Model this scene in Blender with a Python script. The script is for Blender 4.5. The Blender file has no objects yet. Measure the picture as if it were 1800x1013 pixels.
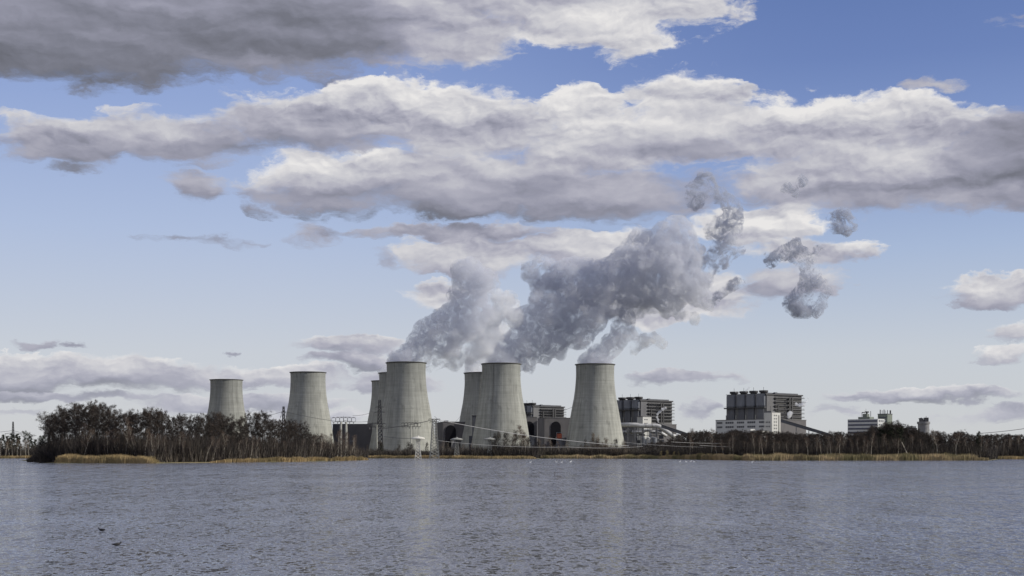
import bpy, bmesh, math, random
import numpy as np
from mathutils import Vector, Matrix, noise as mnoise

sc = bpy.context.scene
R = math.radians
PI = math.pi

# ------------------------------------------------------------------ camera
CAM_H = 4.8
F = 2500.0            # focal length in photograph pixels (1800 wide) -> 50 mm on 36 mm
HY = 797.5            # horizon row of the photograph
cam_d = bpy.data.cameras.new('camera')
cam = bpy.data.objects.new('camera', cam_d)
sc.collection.objects.link(cam)
cam.location = (0, 0, CAM_H)
cam.rotation_euler = (R(90), 0, 0)
cam_d.sensor_width = 36.0
cam_d.lens = 50.0
cam_d.shift_y = (HY - 506.5) / 1800.0
cam_d.clip_start = 0.5
cam_d.clip_end = 60000
sc.camera = cam

# ------------------------------------------------------------------ render and view settings
sc.render.engine = 'CYCLES'
sc.view_settings.view_transform = 'Standard'
sc.view_settings.look = 'None'
sc.view_settings.exposure = 0.0
sc.view_settings.gamma = 1.0
sc.view_settings.use_curve_mapping = False
cy = sc.cycles
cy.use_denoising = True
cy.denoiser = 'OPENIMAGEDENOISE'
cy.denoising_input_passes = 'RGB_ALBEDO_NORMAL'
cy.denoising_prefilter = 'ACCURATE'
cy.max_bounces = 12
cy.diffuse_bounces = 2
cy.glossy_bounces = 3
cy.transmission_bounces = 2
cy.volume_bounces = 10
cy.transparent_max_bounces = 16
cy.volume_max_steps = 256
cy.caustics_reflective = False
cy.caustics_refractive = False
cy.use_adaptive_sampling = True
cy.adaptive_threshold = 0.012

# ------------------------------------------------------------------ sun
SUN_EL, SUN_AZ = 27.0, 97.0       # azimuth clockwise from the view direction (+Y)
sun_d = bpy.data.lights.new('sun', 'SUN')
sun_d.energy = 4.2
sun_d.angle = R(0.6)
sun_d.color = (1.0, 0.945, 0.84)
sun = bpy.data.objects.new('sun', sun_d)
sc.collection.objects.link(sun)
sdir = Vector((math.cos(R(SUN_EL)) * math.sin(R(SUN_AZ)), math.cos(R(SUN_EL)) * math.cos(R(SUN_AZ)), math.sin(R(SUN_EL))))
sun.rotation_euler = sdir.to_track_quat('Z', 'Y').to_euler()

# ------------------------------------------------------------------ world: sky and clouds
SKY_STRENGTH = 0.10
world = bpy.data.worlds.new('World')
sc.world = world
world.use_nodes = True
wt = world.node_tree
for n in list(wt.nodes):
    wt.nodes.remove(n)

class NT:
    """Tiny helper that writes node trees as expressions."""
    def __init__(s, tree): s.t = tree
    def put(s, sock, v):
        if isinstance(v, bpy.types.NodeSocket): s.t.links.new(v, sock)
        elif v is not None: sock.default_value = v
    def math(s, op, a, b=None, c=None, clamp=False):
        n = s.t.nodes.new('ShaderNodeMath'); n.operation = op; n.use_clamp = clamp
        for i, v in enumerate((a, b, c)):
            if v is not None: s.put(n.inputs[i], v)
        return n.outputs[0]
    def vmath(s, op, a, b=None, c=None, scale=None):
        n = s.t.nodes.new('ShaderNodeVectorMath'); n.operation = op
        for i, v in enumerate((a, b, c)):
            if v is not None: s.put(n.inputs[i], v)
        if scale is not None: s.put(n.inputs['Scale'], scale)
        return n.outputs['Value'] if op in ('LENGTH', 'DOT_PRODUCT', 'DISTANCE') else n.outputs[0]
    def noise(s, vec, scale=1.0, detail=4.0, rough=0.5, dist=0.0, out='Fac', lac=2.0, dim='3D', w=0.0):
        n = s.t.nodes.new('ShaderNodeTexNoise'); n.noise_dimensions = dim
        if vec is not None: s.put(n.inputs['Vector'], vec)
        n.inputs['Scale'].default_value = scale; n.inputs['Detail'].default_value = detail
        n.inputs['Roughness'].default_value = rough; n.inputs['Distortion'].default_value = dist
        n.inputs['Lacunarity'].default_value = lac
        if dim == '4D': n.inputs['W'].default_value = w
        return n.outputs[out]
    def ramp(s, fac, stops, interp='LINEAR'):
        n = s.t.nodes.new('ShaderNodeValToRGB'); s.put(n.inputs[0], fac)
        n.color_ramp.interpolation = interp
        e = n.color_ramp.elements
        while len(e) > 1: e.remove(e[-1])
        e[0].position = stops[0][0]; e[0].color = tuple(stops[0][1]) + (1,)
        for p, c in stops[1:]:
            k = e.new(p); k.color = tuple(c) + (1,)
        return n.outputs[0]
    def mix(s, fac, a, b, blend='MIX'):
        n = s.t.nodes.new('ShaderNodeMix'); n.data_type = 'RGBA'; n.blend_type = blend
        s.put(n.inputs[0], fac)
        for k, v in ((6, a), (7, b)):
            if isinstance(v, tuple) and len(v) == 3: v = v + (1,)
            s.put(n.inputs[k], v)
        return n.outputs[2]
    def maprange(s, v, a, b, c=0.0, d=1.0, kind='LINEAR'):
        n = s.t.nodes.new('ShaderNodeMapRange'); n.interpolation_type = kind
        s.put(n.inputs[0], v)
        for i, x in enumerate((a, b, c, d)): s.put(n.inputs[i + 1], x)
        return n.outputs[0]
    def new(s, kind): return s.t.nodes.new(kind)
    def link(s, a, b): s.t.links.new(a, b)

def lin(r, g, b):
    f = lambda c: (c / 255 / 12.92) if c / 255 <= 0.04045 else ((c / 255 + 0.055) / 1.055) ** 2.4
    return (f(r), f(g), f(b))

def build_world():
    t = NT(wt)
    tc = t.new('ShaderNodeTexCoord').outputs['Generated']
    sep = t.new('ShaderNodeSeparateXYZ'); t.link(tc, sep.inputs[0])
    az = t.math('MULTIPLY', t.math('ARCTAN2', sep.outputs[0], sep.outputs[1]), 180 / PI)
    el = t.math('MULTIPLY', t.math('ARCSINE', sep.outputs[2]), 180 / PI)
    com = t.new('ShaderNodeCombineXYZ')
    t.put(com.inputs[0], az); t.put(com.inputs[1], el)
    P0 = com.outputs[0]

    # ---- clear sky
    sky = t.new('ShaderNodeTexSky'); sky.sky_type = 'NISHITA'
    sky.sun_disc = False
    sky.sun_elevation = R(SUN_EL); sky.sun_rotation = R(SUN_AZ)
    sky.altitude = 60; sky.air_density = 1.0; sky.dust_density = 1.2; sky.ozone_density = 2.0
    s = 1.0 / SKY_STRENGTH
    # measured tint of the clear sky: pale at the horizon, deeper blue overhead and to the right
    grad = t.ramp(t.maprange(el, 0, 40), [(0.0, lin(211, 212, 214)), (0.10, lin(204, 209, 219)), (0.22, lin(178, 193, 224)),
                                           (0.34, lin(150, 170, 216)), (0.45, lin(126, 148, 204)), (0.7, lin(104, 126, 188)), (1.0, lin(88, 112, 180))])
    grad_r = t.ramp(t.maprange(el, 0, 40), [(0.0, lin(209, 211, 213)), (0.10, lin(201, 207, 217)), (0.20, lin(170, 187, 218)),
                                             (0.30, lin(132, 154, 204)), (0.38, lin(108, 131, 187)), (0.45, lin(97, 121, 178)), (1.0, lin(60, 88, 150))])
    g = t.mix(t.maprange(az, -12, 14, kind='SMOOTHSTEP'), grad, grad_r)
    g = t.vmath('SCALE', g, scale=s)
    clear = t.mix(0.88, sky.outputs[0], g)

    # ---- cloud field in azimuth / elevation degrees
    Pn = t.vmath('MULTIPLY', P0, (0.42, 0.85, 1.0))
    wn = t.noise(Pn, 1.0, 8, 0.60, out='Color')
    wv = t.vmath('SUBTRACT', wn, (0.5, 0.5, 0.5))
    wv = t.vmath('MULTIPLY', wv, (3.2, 1.7, 0))
    Q = t.vmath('ADD', P0, wv)

    W = None; SW = None; ST = None
    for (x0, y0, x1, y1, top, bot, amp) in CLOUDS:
        cx, cyy = (x0 + x1) / 2, (y0 + y1) / 2
        a = math.degrees(math.atan((cx - 900) / F))
        e = math.degrees(math.atan((HY - cyy) / math.hypot(F, cx - 900)))
        rx = (x1 - x0) / 2 / F * 180 / PI * 1.04
        ry = (y1 - y0) / 2 / F * 180 / PI * 1.04
        q = t.vmath('MULTIPLY_ADD', Q, (1 / rx, 1 / ry, 0), (-a / rx, -e / ry, 0))
        r2 = t.vmath('DOT_PRODUCT', q, q)
        w = t.math('MULTIPLY_ADD', r2, -amp, amp, clamp=False)
        w = t.math('MAXIMUM', w, 0.0)
        tone = t.math('ADD', t.vmath('DOT_PRODUCT', q, (0, (top - bot) / 2 / 0.9, 0)), (top + bot) / 2)
        w2 = t.math('MULTIPLY', w, w)
        wt_ = t.math('MULTIPLY', w2, tone)
        W = w if W is None else t.math('MAXIMUM', W, w)
        SW = w2 if SW is None else t.math('ADD', SW, w2)
        ST = wt_ if ST is None else t.math('ADD', ST, wt_)
    T = t.math('DIVIDE', ST, t.math('ADD', SW, 0.0001))

    # clouds overhead and around, outside the photograph, seen in the water and lighting the land
    cov_n = t.noise(t.vmath('MULTIPLY', P0, (0.035, 0.06, 1.0)), 1.0, 5, 0.55)
    cov_b = t.maprange(az, 12, 30, 0.0, -0.10)
    hi = t.maprange(el, 19, 27, 0.0, 1.0)
    side = t.maprange(t.math('ABSOLUTE', az), 22, 32, 0.0, 1.0)
    away = t.math('MAXIMUM', hi, side)
    far = t.math('MULTIPLY', t.maprange(t.math('ADD', cov_n, cov_b), 0.38, 0.50), away)
    W = t.math('MAXIMUM', W, t.math('MULTIPLY', far, 0.75))
    T = t.mix(t.math('MULTIPLY', away, 0.9), T, t.maprange(cov_n, 0.45, 0.70, 1.05, 0.60))
    sepT = t.new('ShaderNodeSeparateColor'); t.link(T, sepT.inputs[0]); T = sepT.outputs[0]

    # billow noise, and the same noise a little nearer the light for relief
    Qs = t.vmath('ADD', P0, t.vmath('SCALE', wv, scale=0.45))
    Pb = t.vmath('MULTIPLY', Qs, (0.26, 0.70, 1.0))
    Pc = t.vmath('MULTIPLY', Qs, (0.85, 1.35, 1.0))
    def billow(v, d): return t.math('ABSOLUTE', t.math('MULTIPLY_ADD', t.noise(v, 1.0, d, 0.52), 2.0, -1.0))
    bl = billow(Pc, 5); bl2 = billow(t.vmath('ADD', Pc, (0.10, 0.20, 0)), 3)
    nb = t.noise(Pb, 1.0, 6, 0.52)
    nb2 = t.noise(t.vmath('ADD', Pb, (0.08, 0.26, 0)), 1.0, 3, 0.42)
    rel = t.math('SUBTRACT', nb, nb2)
    dens = t.math('ADD', W, t.math('MULTIPLY', t.math('SUBTRACT', nb, 0.50), 1.9))
    dens = t.math('MINIMUM', dens, t.math('MULTIPLY', W, 4.0))
    hiT = t.maprange(T, 0.45, 0.85)
    dens = t.math('ADD', dens, t.math('MULTIPLY', t.math('SUBTRACT', 0.20, bl), t.maprange(hiT, 0, 1, 0.35, 0.65)))
    dens = t.math('MINIMUM', dens, t.math('MULTIPLY', W, 4.0))
    fr = t.noise(t.vmath('MULTIPLY', Q, (0.22, 0.95, 1.0)), 1.0, 7, 0.66)
    dens = t.math('ADD', dens, t.math('MULTIPLY', t.math('SUBTRACT', fr, 0.52), t.maprange(W, 0.35, 0.95, 3.4, 0.5)))
    dens = t.math('MINIMUM', dens, t.math('MULTIPLY', W, 4.0))
    mask = t.maprange(dens, 0.0, t.maprange(hiT, 0, 1, 0.92, 0.66), kind='SMOOTHSTEP')
    # frayed thin cloud around and between the banks
    thin = t.math('MULTIPLY', t.maprange(fr, 0.50, 0.72, kind='SMOOTHSTEP'), t.maprange(W, 0.0, 0.30))
    mask = t.math('MAXIMUM', mask, t.math('MULTIPLY', thin, 0.75))
    edge = t.maprange(dens, 0.15, 0.75, 1.0, 0.0)
    tone = t.math('MULTIPLY_ADD', rel, t.maprange(T, 0.15, 0.9, 0.35, 1.9), T)
    tone = t.math('ADD', tone, t.math('MULTIPLY', edge, t.maprange(hiT, 0, 1, 0.0, 0.22)))
    tone = t.math('ADD', tone, t.math('MULTIPLY', t.math('SUBTRACT', bl2, bl), t.maprange(hiT, 0, 1, 0.10, 0.55)))
    streak = t.noise(t.vmath('MULTIPLY', Q, (0.07, 0.62, 1.0)), 1.0, 4, 0.5)
    tone = t.math('ADD', tone, t.math('MULTIPLY', t.math('SUBTRACT', streak, 0.5), 0.9))
    tone = t.math('ADD', tone, 0.01)
    cc = t.ramp(t.math('MULTIPLY', tone, 0.80, clamp=True),
                [(0.0, lin(96, 98, 106)), (0.16, lin(124, 126, 139)), (0.32, lin(151, 152, 168)), (0.48, lin(175, 175, 188)),
                 (0.64, lin(197, 197, 204)), (0.80, lin(214, 213, 216)), (1.0, lin(233, 231, 230))])
    cc = t.vmath('SCALE', cc, scale=s)
    # thin veil low in the sky
    veil = t.math('MULTIPLY', t.maprange(el, 0.0, 5.0, 0.35, 0.0), 1.0)
    cc = t.mix(veil, cc, t.vmath('SCALE', t.ramp(0.0, [(0, lin(200, 204, 212))]), scale=s))
    col = t.mix(mask, clear, cc)
    bg = t.new('ShaderNodeBackground'); bg.inputs['Strength'].default_value = SKY_STRENGTH
    t.link(col, bg.inputs[0])
    out = t.new('ShaderNodeOutputWorld'); t.link(bg.outputs[0], out.inputs[0])

# photograph boxes of the cloud masses: x0, y0, x1, y1, tone at top, tone at base, weight
CLOUDS = [
    # dark deck at the upper left
    (-300, -60, 560, 150, 0.34, 0.10, 1.5), (100, -60, 800, 140, 0.31, 0.13, 1.5), (500, -90, 920, 130, 0.62, 0.46, 1.2),
    (-200, -160, 900, 30, 0.50, 0.45, 1.3), (680, 5, 925, 130, 0.85, 0.55, 1.2),
    # pale cloud at the top centre
    (760, -90, 1330, 85, 0.66, 0.95, 1.3), (1020, -20, 1180, 118, 0.95, 0.85, 1.0), (760, -120, 1060, 60, 0.35, 0.5, 1.2),
    # long bank, left part rising to the right
    (-30, 205, 260, 300, 0.80, 0.40, 1.1), (110, 190, 480, 292, 0.80, 0.28, 1.1), (300, 160, 760, 275, 0.92, 0.30, 1.1),
    (520, 132, 940, 240, 1.25, 0.60, 1.2), (640, 170, 1010, 300, 0.88, 0.50, 1.2), (45, 285, 190, 312, 0.5, 0.35, 0.7),
    # middle bank
    (405, 265, 800, 385, 1.05, 0.12, 1.2), (560, 250, 1060, 395, 0.80, 0.18, 1.3), (860, 190, 1290, 320, 0.90, 0.60, 1.2),
    (800, 280, 1330, 400, 0.62, 0.25, 1.2), (470, 258, 620, 310, 1.1, 0.7, 1.0),
    (280, 300, 400, 360, 0.55, 0.35, 0.75), (420, 350, 500, 378, 0.4, 0.2, 0.6),
    # right bank
    (930, 145, 1110, 230, 1.15, 0.85, 1.2), (1080, 116, 1340, 260, 1.12, 0.50, 1.1), (1200, 158, 1680, 300, 1.05, 0.45, 1.15),
    (1480, 172, 1780, 290, 0.92, 0.50, 1.1), (1640, 190, 1960, 330, 0.55, 0.10, 1.4), (1250, 240, 1850, 385, 0.80, 0.42, 1.3),
    (1500, 270, 2000, 378, 0.62, 0.40, 1.2), (960, 225, 1360, 285, 0.42, 0.35, 1.3),
    # broken cloud under the middle bank
    (600, 388, 1000, 430, 0.75, 0.40, 1.2), (680, 405, 980, 490, 0.98, 0.50, 1.3), (850, 400, 1280, 480, 0.90, 0.60, 1.1),
    (690, 495, 850, 540, 1.05, 0.60, 1.0), (1000, 470, 1340, 575, 0.92, 0.80, 1.2),
    (1220, 350, 1460, 440, 1.05, 0.75, 1.3), (1290, 420, 1540, 470, 1.05, 0.55, 1.0), (1300, 465, 1500, 530, 0.60, 0.55, 0.8),
    (490, 385, 610, 440, 0.55, 0.45, 0.6), (650, 440, 720, 475, 0.5, 0.4, 0.55),
    (240, 410, 470, 434, 0.42, 0.30, 0.75), (550, 455, 590, 480, 0.4, 0.3, 0.4),
    # small clouds at the right
    (1655, 478, 1850, 536, 1.1, 0.28, 1.3), (1735, 562, 1860, 606, 0.95, 0.35, 1.25), (1700, 606, 1860, 640, 0.95, 0.42, 0.9),
    (1740, 20, 1850, 50, 0.6, 0.5, 0.5), (1590, 135, 1680, 165, 0.6, 0.5, 0.5),
    # low banks at the left
    (-120, 618, 200, 690, 1.05, 0.25, 1.2), (60, 622, 420, 694, 0.90, 0.28, 1.2), (300, 640, 640, 682, 1.0, 0.45, 1.1),
    (-100, 688, 360, 714, 0.65, 0.35, 1.0), (180, 690, 660, 726, 0.85, 0.50, 1.0), (400, 720, 720, 745, 0.9, 0.65, 0.8),
    (-60, 715, 100, 735, 0.6, 0.5, 0.7), (25, 592, 95, 614, 0.55, 0.30, 0.9), (92, 594, 152, 613, 0.55, 0.30, 0.9),
    (505, 582, 740, 622, 1.05, 0.40, 1.1), (530, 615, 720, 648, 0.75, 0.38, 1.0), (600, 645, 800, 690, 0.9, 0.45, 0.9),
    (400, 608, 436, 620, 0.4, 0.3, 0.7),
    # low clouds at the right
    (1085, 650, 1305, 682, 0.75, 0.38, 1.0), (1440, 676, 1810, 708, 1.05, 0.36, 1.3), (1640, 708, 1860, 745, 0.75, 0.45, 0.9),
    (1160, 705, 1270, 748, 0.65, 0.50, 0.8), (1400, 705, 1520, 735, 0.6, 0.5, 0.7), (930, 740, 1200, 760, 0.7, 0.6, 0.4),
]
build_world()

# ------------------------------------------------------------------ helpers
def X(px, Y): return (px - 900.0) / F * Y
def Z(py, Y): return CAM_H + (HY - py) / F * Y
def YW(py): return CAM_H * F / (py - HY)          # distance of a water-level row
def P(px, py, Y): return Vector((X(px, Y), Y, Z(py, Y)))
def hit(o, d, px):
    k = (px - 900.0) / F
    return (k * o[1] - o[0]) / (d[0] - k * d[1])

def tag(o, label=None, cat=None, group=None, kind=None):
    if label: o['label'] = label
    if cat: o['category'] = cat
    if group: o['group'] = group
    if kind: o['kind'] = kind
    return o
def empty(name, loc=(0, 0, 0)):
    o = bpy.data.objects.new(name, None); sc.collection.objects.link(o); o.location = loc
    o.empty_display_size = 2.0
    return o
def thing(name, label, cat, loc=(0, 0, 0), group=None):
    return tag(empty(name, loc), label, cat, group)

class MB:
    """collects faces in world space; build() links them as one mesh object"""
    def __init__(s): s.v = []; s.f = []
    def add(s, vs, fs):
        b = len(s.v); s.v += [tuple(v) for v in vs]; s.f += [tuple(b + i for i in f) for f in fs]; return s
    def quad(s, a, b, c, d): return s.add([a, b, c, d], [(0, 1, 2, 3)])
    def tri(s, a, b, c): return s.add([a, b, c], [(0, 1, 2)])
    def hexa(s, p):
        return s.add(p, [(0, 3, 2, 1), (4, 5, 6, 7), (0, 1, 5, 4), (1, 2, 6, 5), (2, 3, 7, 6), (3, 0, 4, 7)])
    def box(s, x0, x1, y0, y1, z0, z1):
        return s.hexa([(x0, y0, z0), (x1, y0, z0), (x1, y1, z0), (x0, y1, z0), (x0, y0, z1), (x1, y0, z1), (x1, y1, z1), (x0, y1, z1)])
    def bar(s, a, b, r0, r1=None, n=4, cap=True):
        r1 = r0 if r1 is None else r1
        a, b = Vector(a), Vector(b); d = (b - a)
        if d.length < 1e-6: return s
        d.normalize()
        u = d.cross(Vector((0, 0, 1)) if abs(d.z) < 0.9 else Vector((1, 0, 0))).normalized(); w = d.cross(u)
        vs = []
        for c, r in ((a, r0), (b, r1)):
            for i in range(n):
                t = 2 * PI * (i + 0.5) / n
                vs.append(c + u * (r * math.cos(t)) + w * (r * math.sin(t)))
        fs = [(i, (i + 1) % n, n + (i + 1) % n, n + i) for i in range(n)]
        if cap: fs += [tuple(range(n - 1, -1, -1)), tuple(range(n, 2 * n))]
        return s.add(vs, fs)
    def path(s, pts, rad, n=6):
        """tube along a polyline with mitred rings"""
        pts = [Vector(p) for p in pts]; m = len(pts)
        rs = rad if isinstance(rad, (list, tuple)) else [rad] * m
        vs = []; up = Vector((0, 0, 1)); pu = None
        for i, p in enumerate(pts):
            d = (pts[min(i + 1, m - 1)] - pts[max(i - 1, 0)]).normalized()
            if pu is None: pu = d.cross(up if abs(d.z) < 0.9 else Vector((1, 0, 0))).normalized()
            pu = (pu - d * pu.dot(d)).normalized(); w = d.cross(pu)
            for k in range(n):
                t = 2 * PI * k / n
                vs.append(p + pu * (rs[i] * math.cos(t)) + w * (rs[i] * math.sin(t)))
        fs = [(i * n + k, i * n + (k + 1) % n, (i + 1) * n + (k + 1) % n, (i + 1) * n + k) for i in range(m - 1) for k in range(n)]
        fs += [tuple(range(n - 1, -1, -1)), tuple(range((m - 1) * n, m * n))]
        return s.add(vs, fs)
    def lathe(s, c, prof, n=48, close=False, arc=(0, 2 * PI)):
        m = len(prof); vs = []
        for r, z in prof:
            for k in range(n):
                t = 2 * PI * k / n
                vs.append((c[0] + r * math.cos(t), c[1] + r * math.sin(t), c[2] + z))
        fs = [(i * n + k, i * n + (k + 1) % n, ((i + 1) % m) * n + (k + 1) % n, ((i + 1) % m) * n + k)
              for i in range(m if close else m - 1) for k in range(n)]
        return s.add(vs, fs)
    def build(s, name, mat, parent=None, smooth=False, origin=None):
        me = bpy.data.meshes.new(name)
        o = bpy.data.objects.new(name, me)
        off = Vector(origin) if origin is not None else (parent_world(parent) if parent else Vector((0, 0, 0)))
        v = np.array(s.v, dtype=float) - np.array(off)
        me.from_pydata(v.tolist(), [], s.f); me.update()
        if mat: me.materials.append(mat)
        if smooth: me.polygons.foreach_set('use_smooth', [True] * len(me.polygons))
        sc.collection.objects.link(o)
        if parent: o.parent = parent
        elif origin is not None: o.location = origin
        return o
def parent_world(p):
    v = Vector((0, 0, 0))
    while p is not None:
        v += Vector(p.location); p = p.parent
    return v

class Frame:
    """a building's own axes: u along the sunlit face, v along the shaded face (both receding)"""
    def __init__(s, px, Y, ang=38.5):
        s.o = Vector((X(px, Y), Y, 0)); a = R(ang)
        s.u = Vector((math.cos(a), math.sin(a), 0)); s.v = Vector((-math.sin(a), math.cos(a), 0))
    def p(s, u, v, z): return s.o + s.u * u + s.v * v + Vector((0, 0, z))
    def box(s, mb, u0, u1, v0, v1, z0, z1):
        return mb.hexa([s.p(u0, v0, z0), s.p(u1, v0, z0), s.p(u1, v1, z0), s.p(u0, v1, z0),
                        s.p(u0, v0, z1), s.p(u1, v0, z1), s.p(u1, v1, z1), s.p(u0, v1, z1)])
    def U(s, px): return hit(s.o, s.u, px)
    def V(s, px): return hit(s.o, s.v, px)

# ------------------------------------------------------------------ materials
MATS = {}
def mat(name, col, rough=0.8, var=0.25, scale=0.2, stretch=(1, 1, 1), metal=0.0, bump=0.0, detail=5, spec=0.3, col2=None, v2=(0.4, 0.6)):
    if name in MATS: return MATS[name]
    m = bpy.data.materials.new(name); m.use_nodes = True
    t = NT(m.node_tree); b = m.node_tree.nodes['Principled BSDF']
    geo = t.new('ShaderNodeNewGeometry').outputs['Position']
    vec = t.vmath('MULTIPLY', geo, stretch)
    n = t.noise(vec, scale, detail, 0.6)
    f = t.maprange(n, 0.25, 0.75, 1 - var, 1 + var)
    c = t.vmath('SCALE', col, scale=f)
    if col2 is not None:
        n2 = t.noise(t.vmath('ADD', vec, (31, 17, 5)), scale * 0.6, 4, 0.6)
        c = t.mix(t.maprange(n2, v2[0], v2[1]), c, t.vmath('SCALE', col2, scale=f))
    t.link(c, b.inputs['Base Color'])
    b.inputs['Roughness'].default_value = rough; b.inputs['Metallic'].default_value = metal
    b.inputs['Specular IOR Level'].default_value = spec
    if bump:
        bp = t.new('ShaderNodeBump'); bp.inputs['Strength'].default_value = 1.0; bp.inputs['Distance'].default_value = bump
        t.link(n, bp.inputs['Height']); t.link(bp.outputs[0], b.inputs['Normal'])
    MATS[name] = m
    return m

def concrete_mat():
    """slip-formed concrete: lift rings, vertical water streaks, dark patches"""
    m = bpy.data.materials.new('tower_concrete'); m.use_nodes = True
    t = NT(m.node_tree); b = m.node_tree.nodes['Principled BSDF']
    tc = t.new('ShaderNodeTexCoord').outputs['Object']
    info = t.new('ShaderNodeObjectInfo').outputs['Random']
    off = t.math('MULTIPLY', info, 300.0)
    s = t.new('ShaderNodeSeparateXYZ'); t.link(tc, s.inputs[0])
    ang = t.math('ARCTAN2', s.outputs[1], s.outputs[0])
    c1 = t.new('ShaderNodeCombineXYZ')
    t.put(c1.inputs[0], t.math('MULTIPLY', t.math('COSINE', ang), 30.0)); t.put(c1.inputs[1], t.math('MULTIPLY', t.math('SINE', ang), 30.0))
    t.put(c1.inputs[2], t.math('MULTIPLY_ADD', s.outputs[2], 0.055, off))
    streak = t.noise(c1.outputs[0], 0.45, 6, 0.62)
    streak2 = t.noise(c1.outputs[0], 0.14, 4, 0.6)
    c2 = t.new('ShaderNodeCombineXYZ')
    t.put(c2.inputs[0], t.math('MULTIPLY', t.math('COSINE', ang), 1.5)); t.put(c2.inputs[1], t.math('MULTIPLY', t.math('SINE', ang), 1.5))
    t.put(c2.inputs[2], t.math('MULTIPLY_ADD', s.outputs[2], 0.9, off))
    lift = t.noise(c2.outputs[0], 0.55, 4, 0.6)
    patch = t.noise(t.vmath('MULTIPLY', tc, (1, 1, 0.5)), 0.09, 6, 0.62)
    blot = t.noise(t.vmath('MULTIPLY', tc, (1, 1, 0.35)), 0.22, 3, 0.5)
    f = t.maprange(streak, 0.3, 0.7, 0.80, 1.14)
    f = t.math('MULTIPLY', f, t.maprange(streak2, 0.3, 0.7, 0.84, 1.12))
    f = t.math('MULTIPLY', f, t.maprange(lift, 0.35, 0.65, 0.92, 1.06))
    f = t.math('MULTIPLY', f, t.maprange(patch, 0.3, 0.7, 0.86, 1.10))
    f = t.math('MULTIPLY', f, t.maprange(blot, 0.61, 0.73, 1.0, 0.76))
    f = t.math('MULTIPLY', f, t.maprange(info, 0, 1, 0.88, 1.07))
    # construction joints
    jt = t.math('FRACT', t.math('MULTIPLY', s.outputs[2], 1 / 7.5))
    f = t.math('MULTIPLY', f, t.maprange(jt, 0.0, 0.10, 0.90, 1.0))
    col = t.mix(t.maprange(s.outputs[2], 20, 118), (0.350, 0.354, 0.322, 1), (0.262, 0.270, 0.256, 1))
    t.link(t.vmath('SCALE', col, scale=f), b.inputs['Base Color'])
    b.inputs['Roughness'].default_value = 0.92; b.inputs['Specular IOR Level'].default_value = 0.2
    return m

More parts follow.
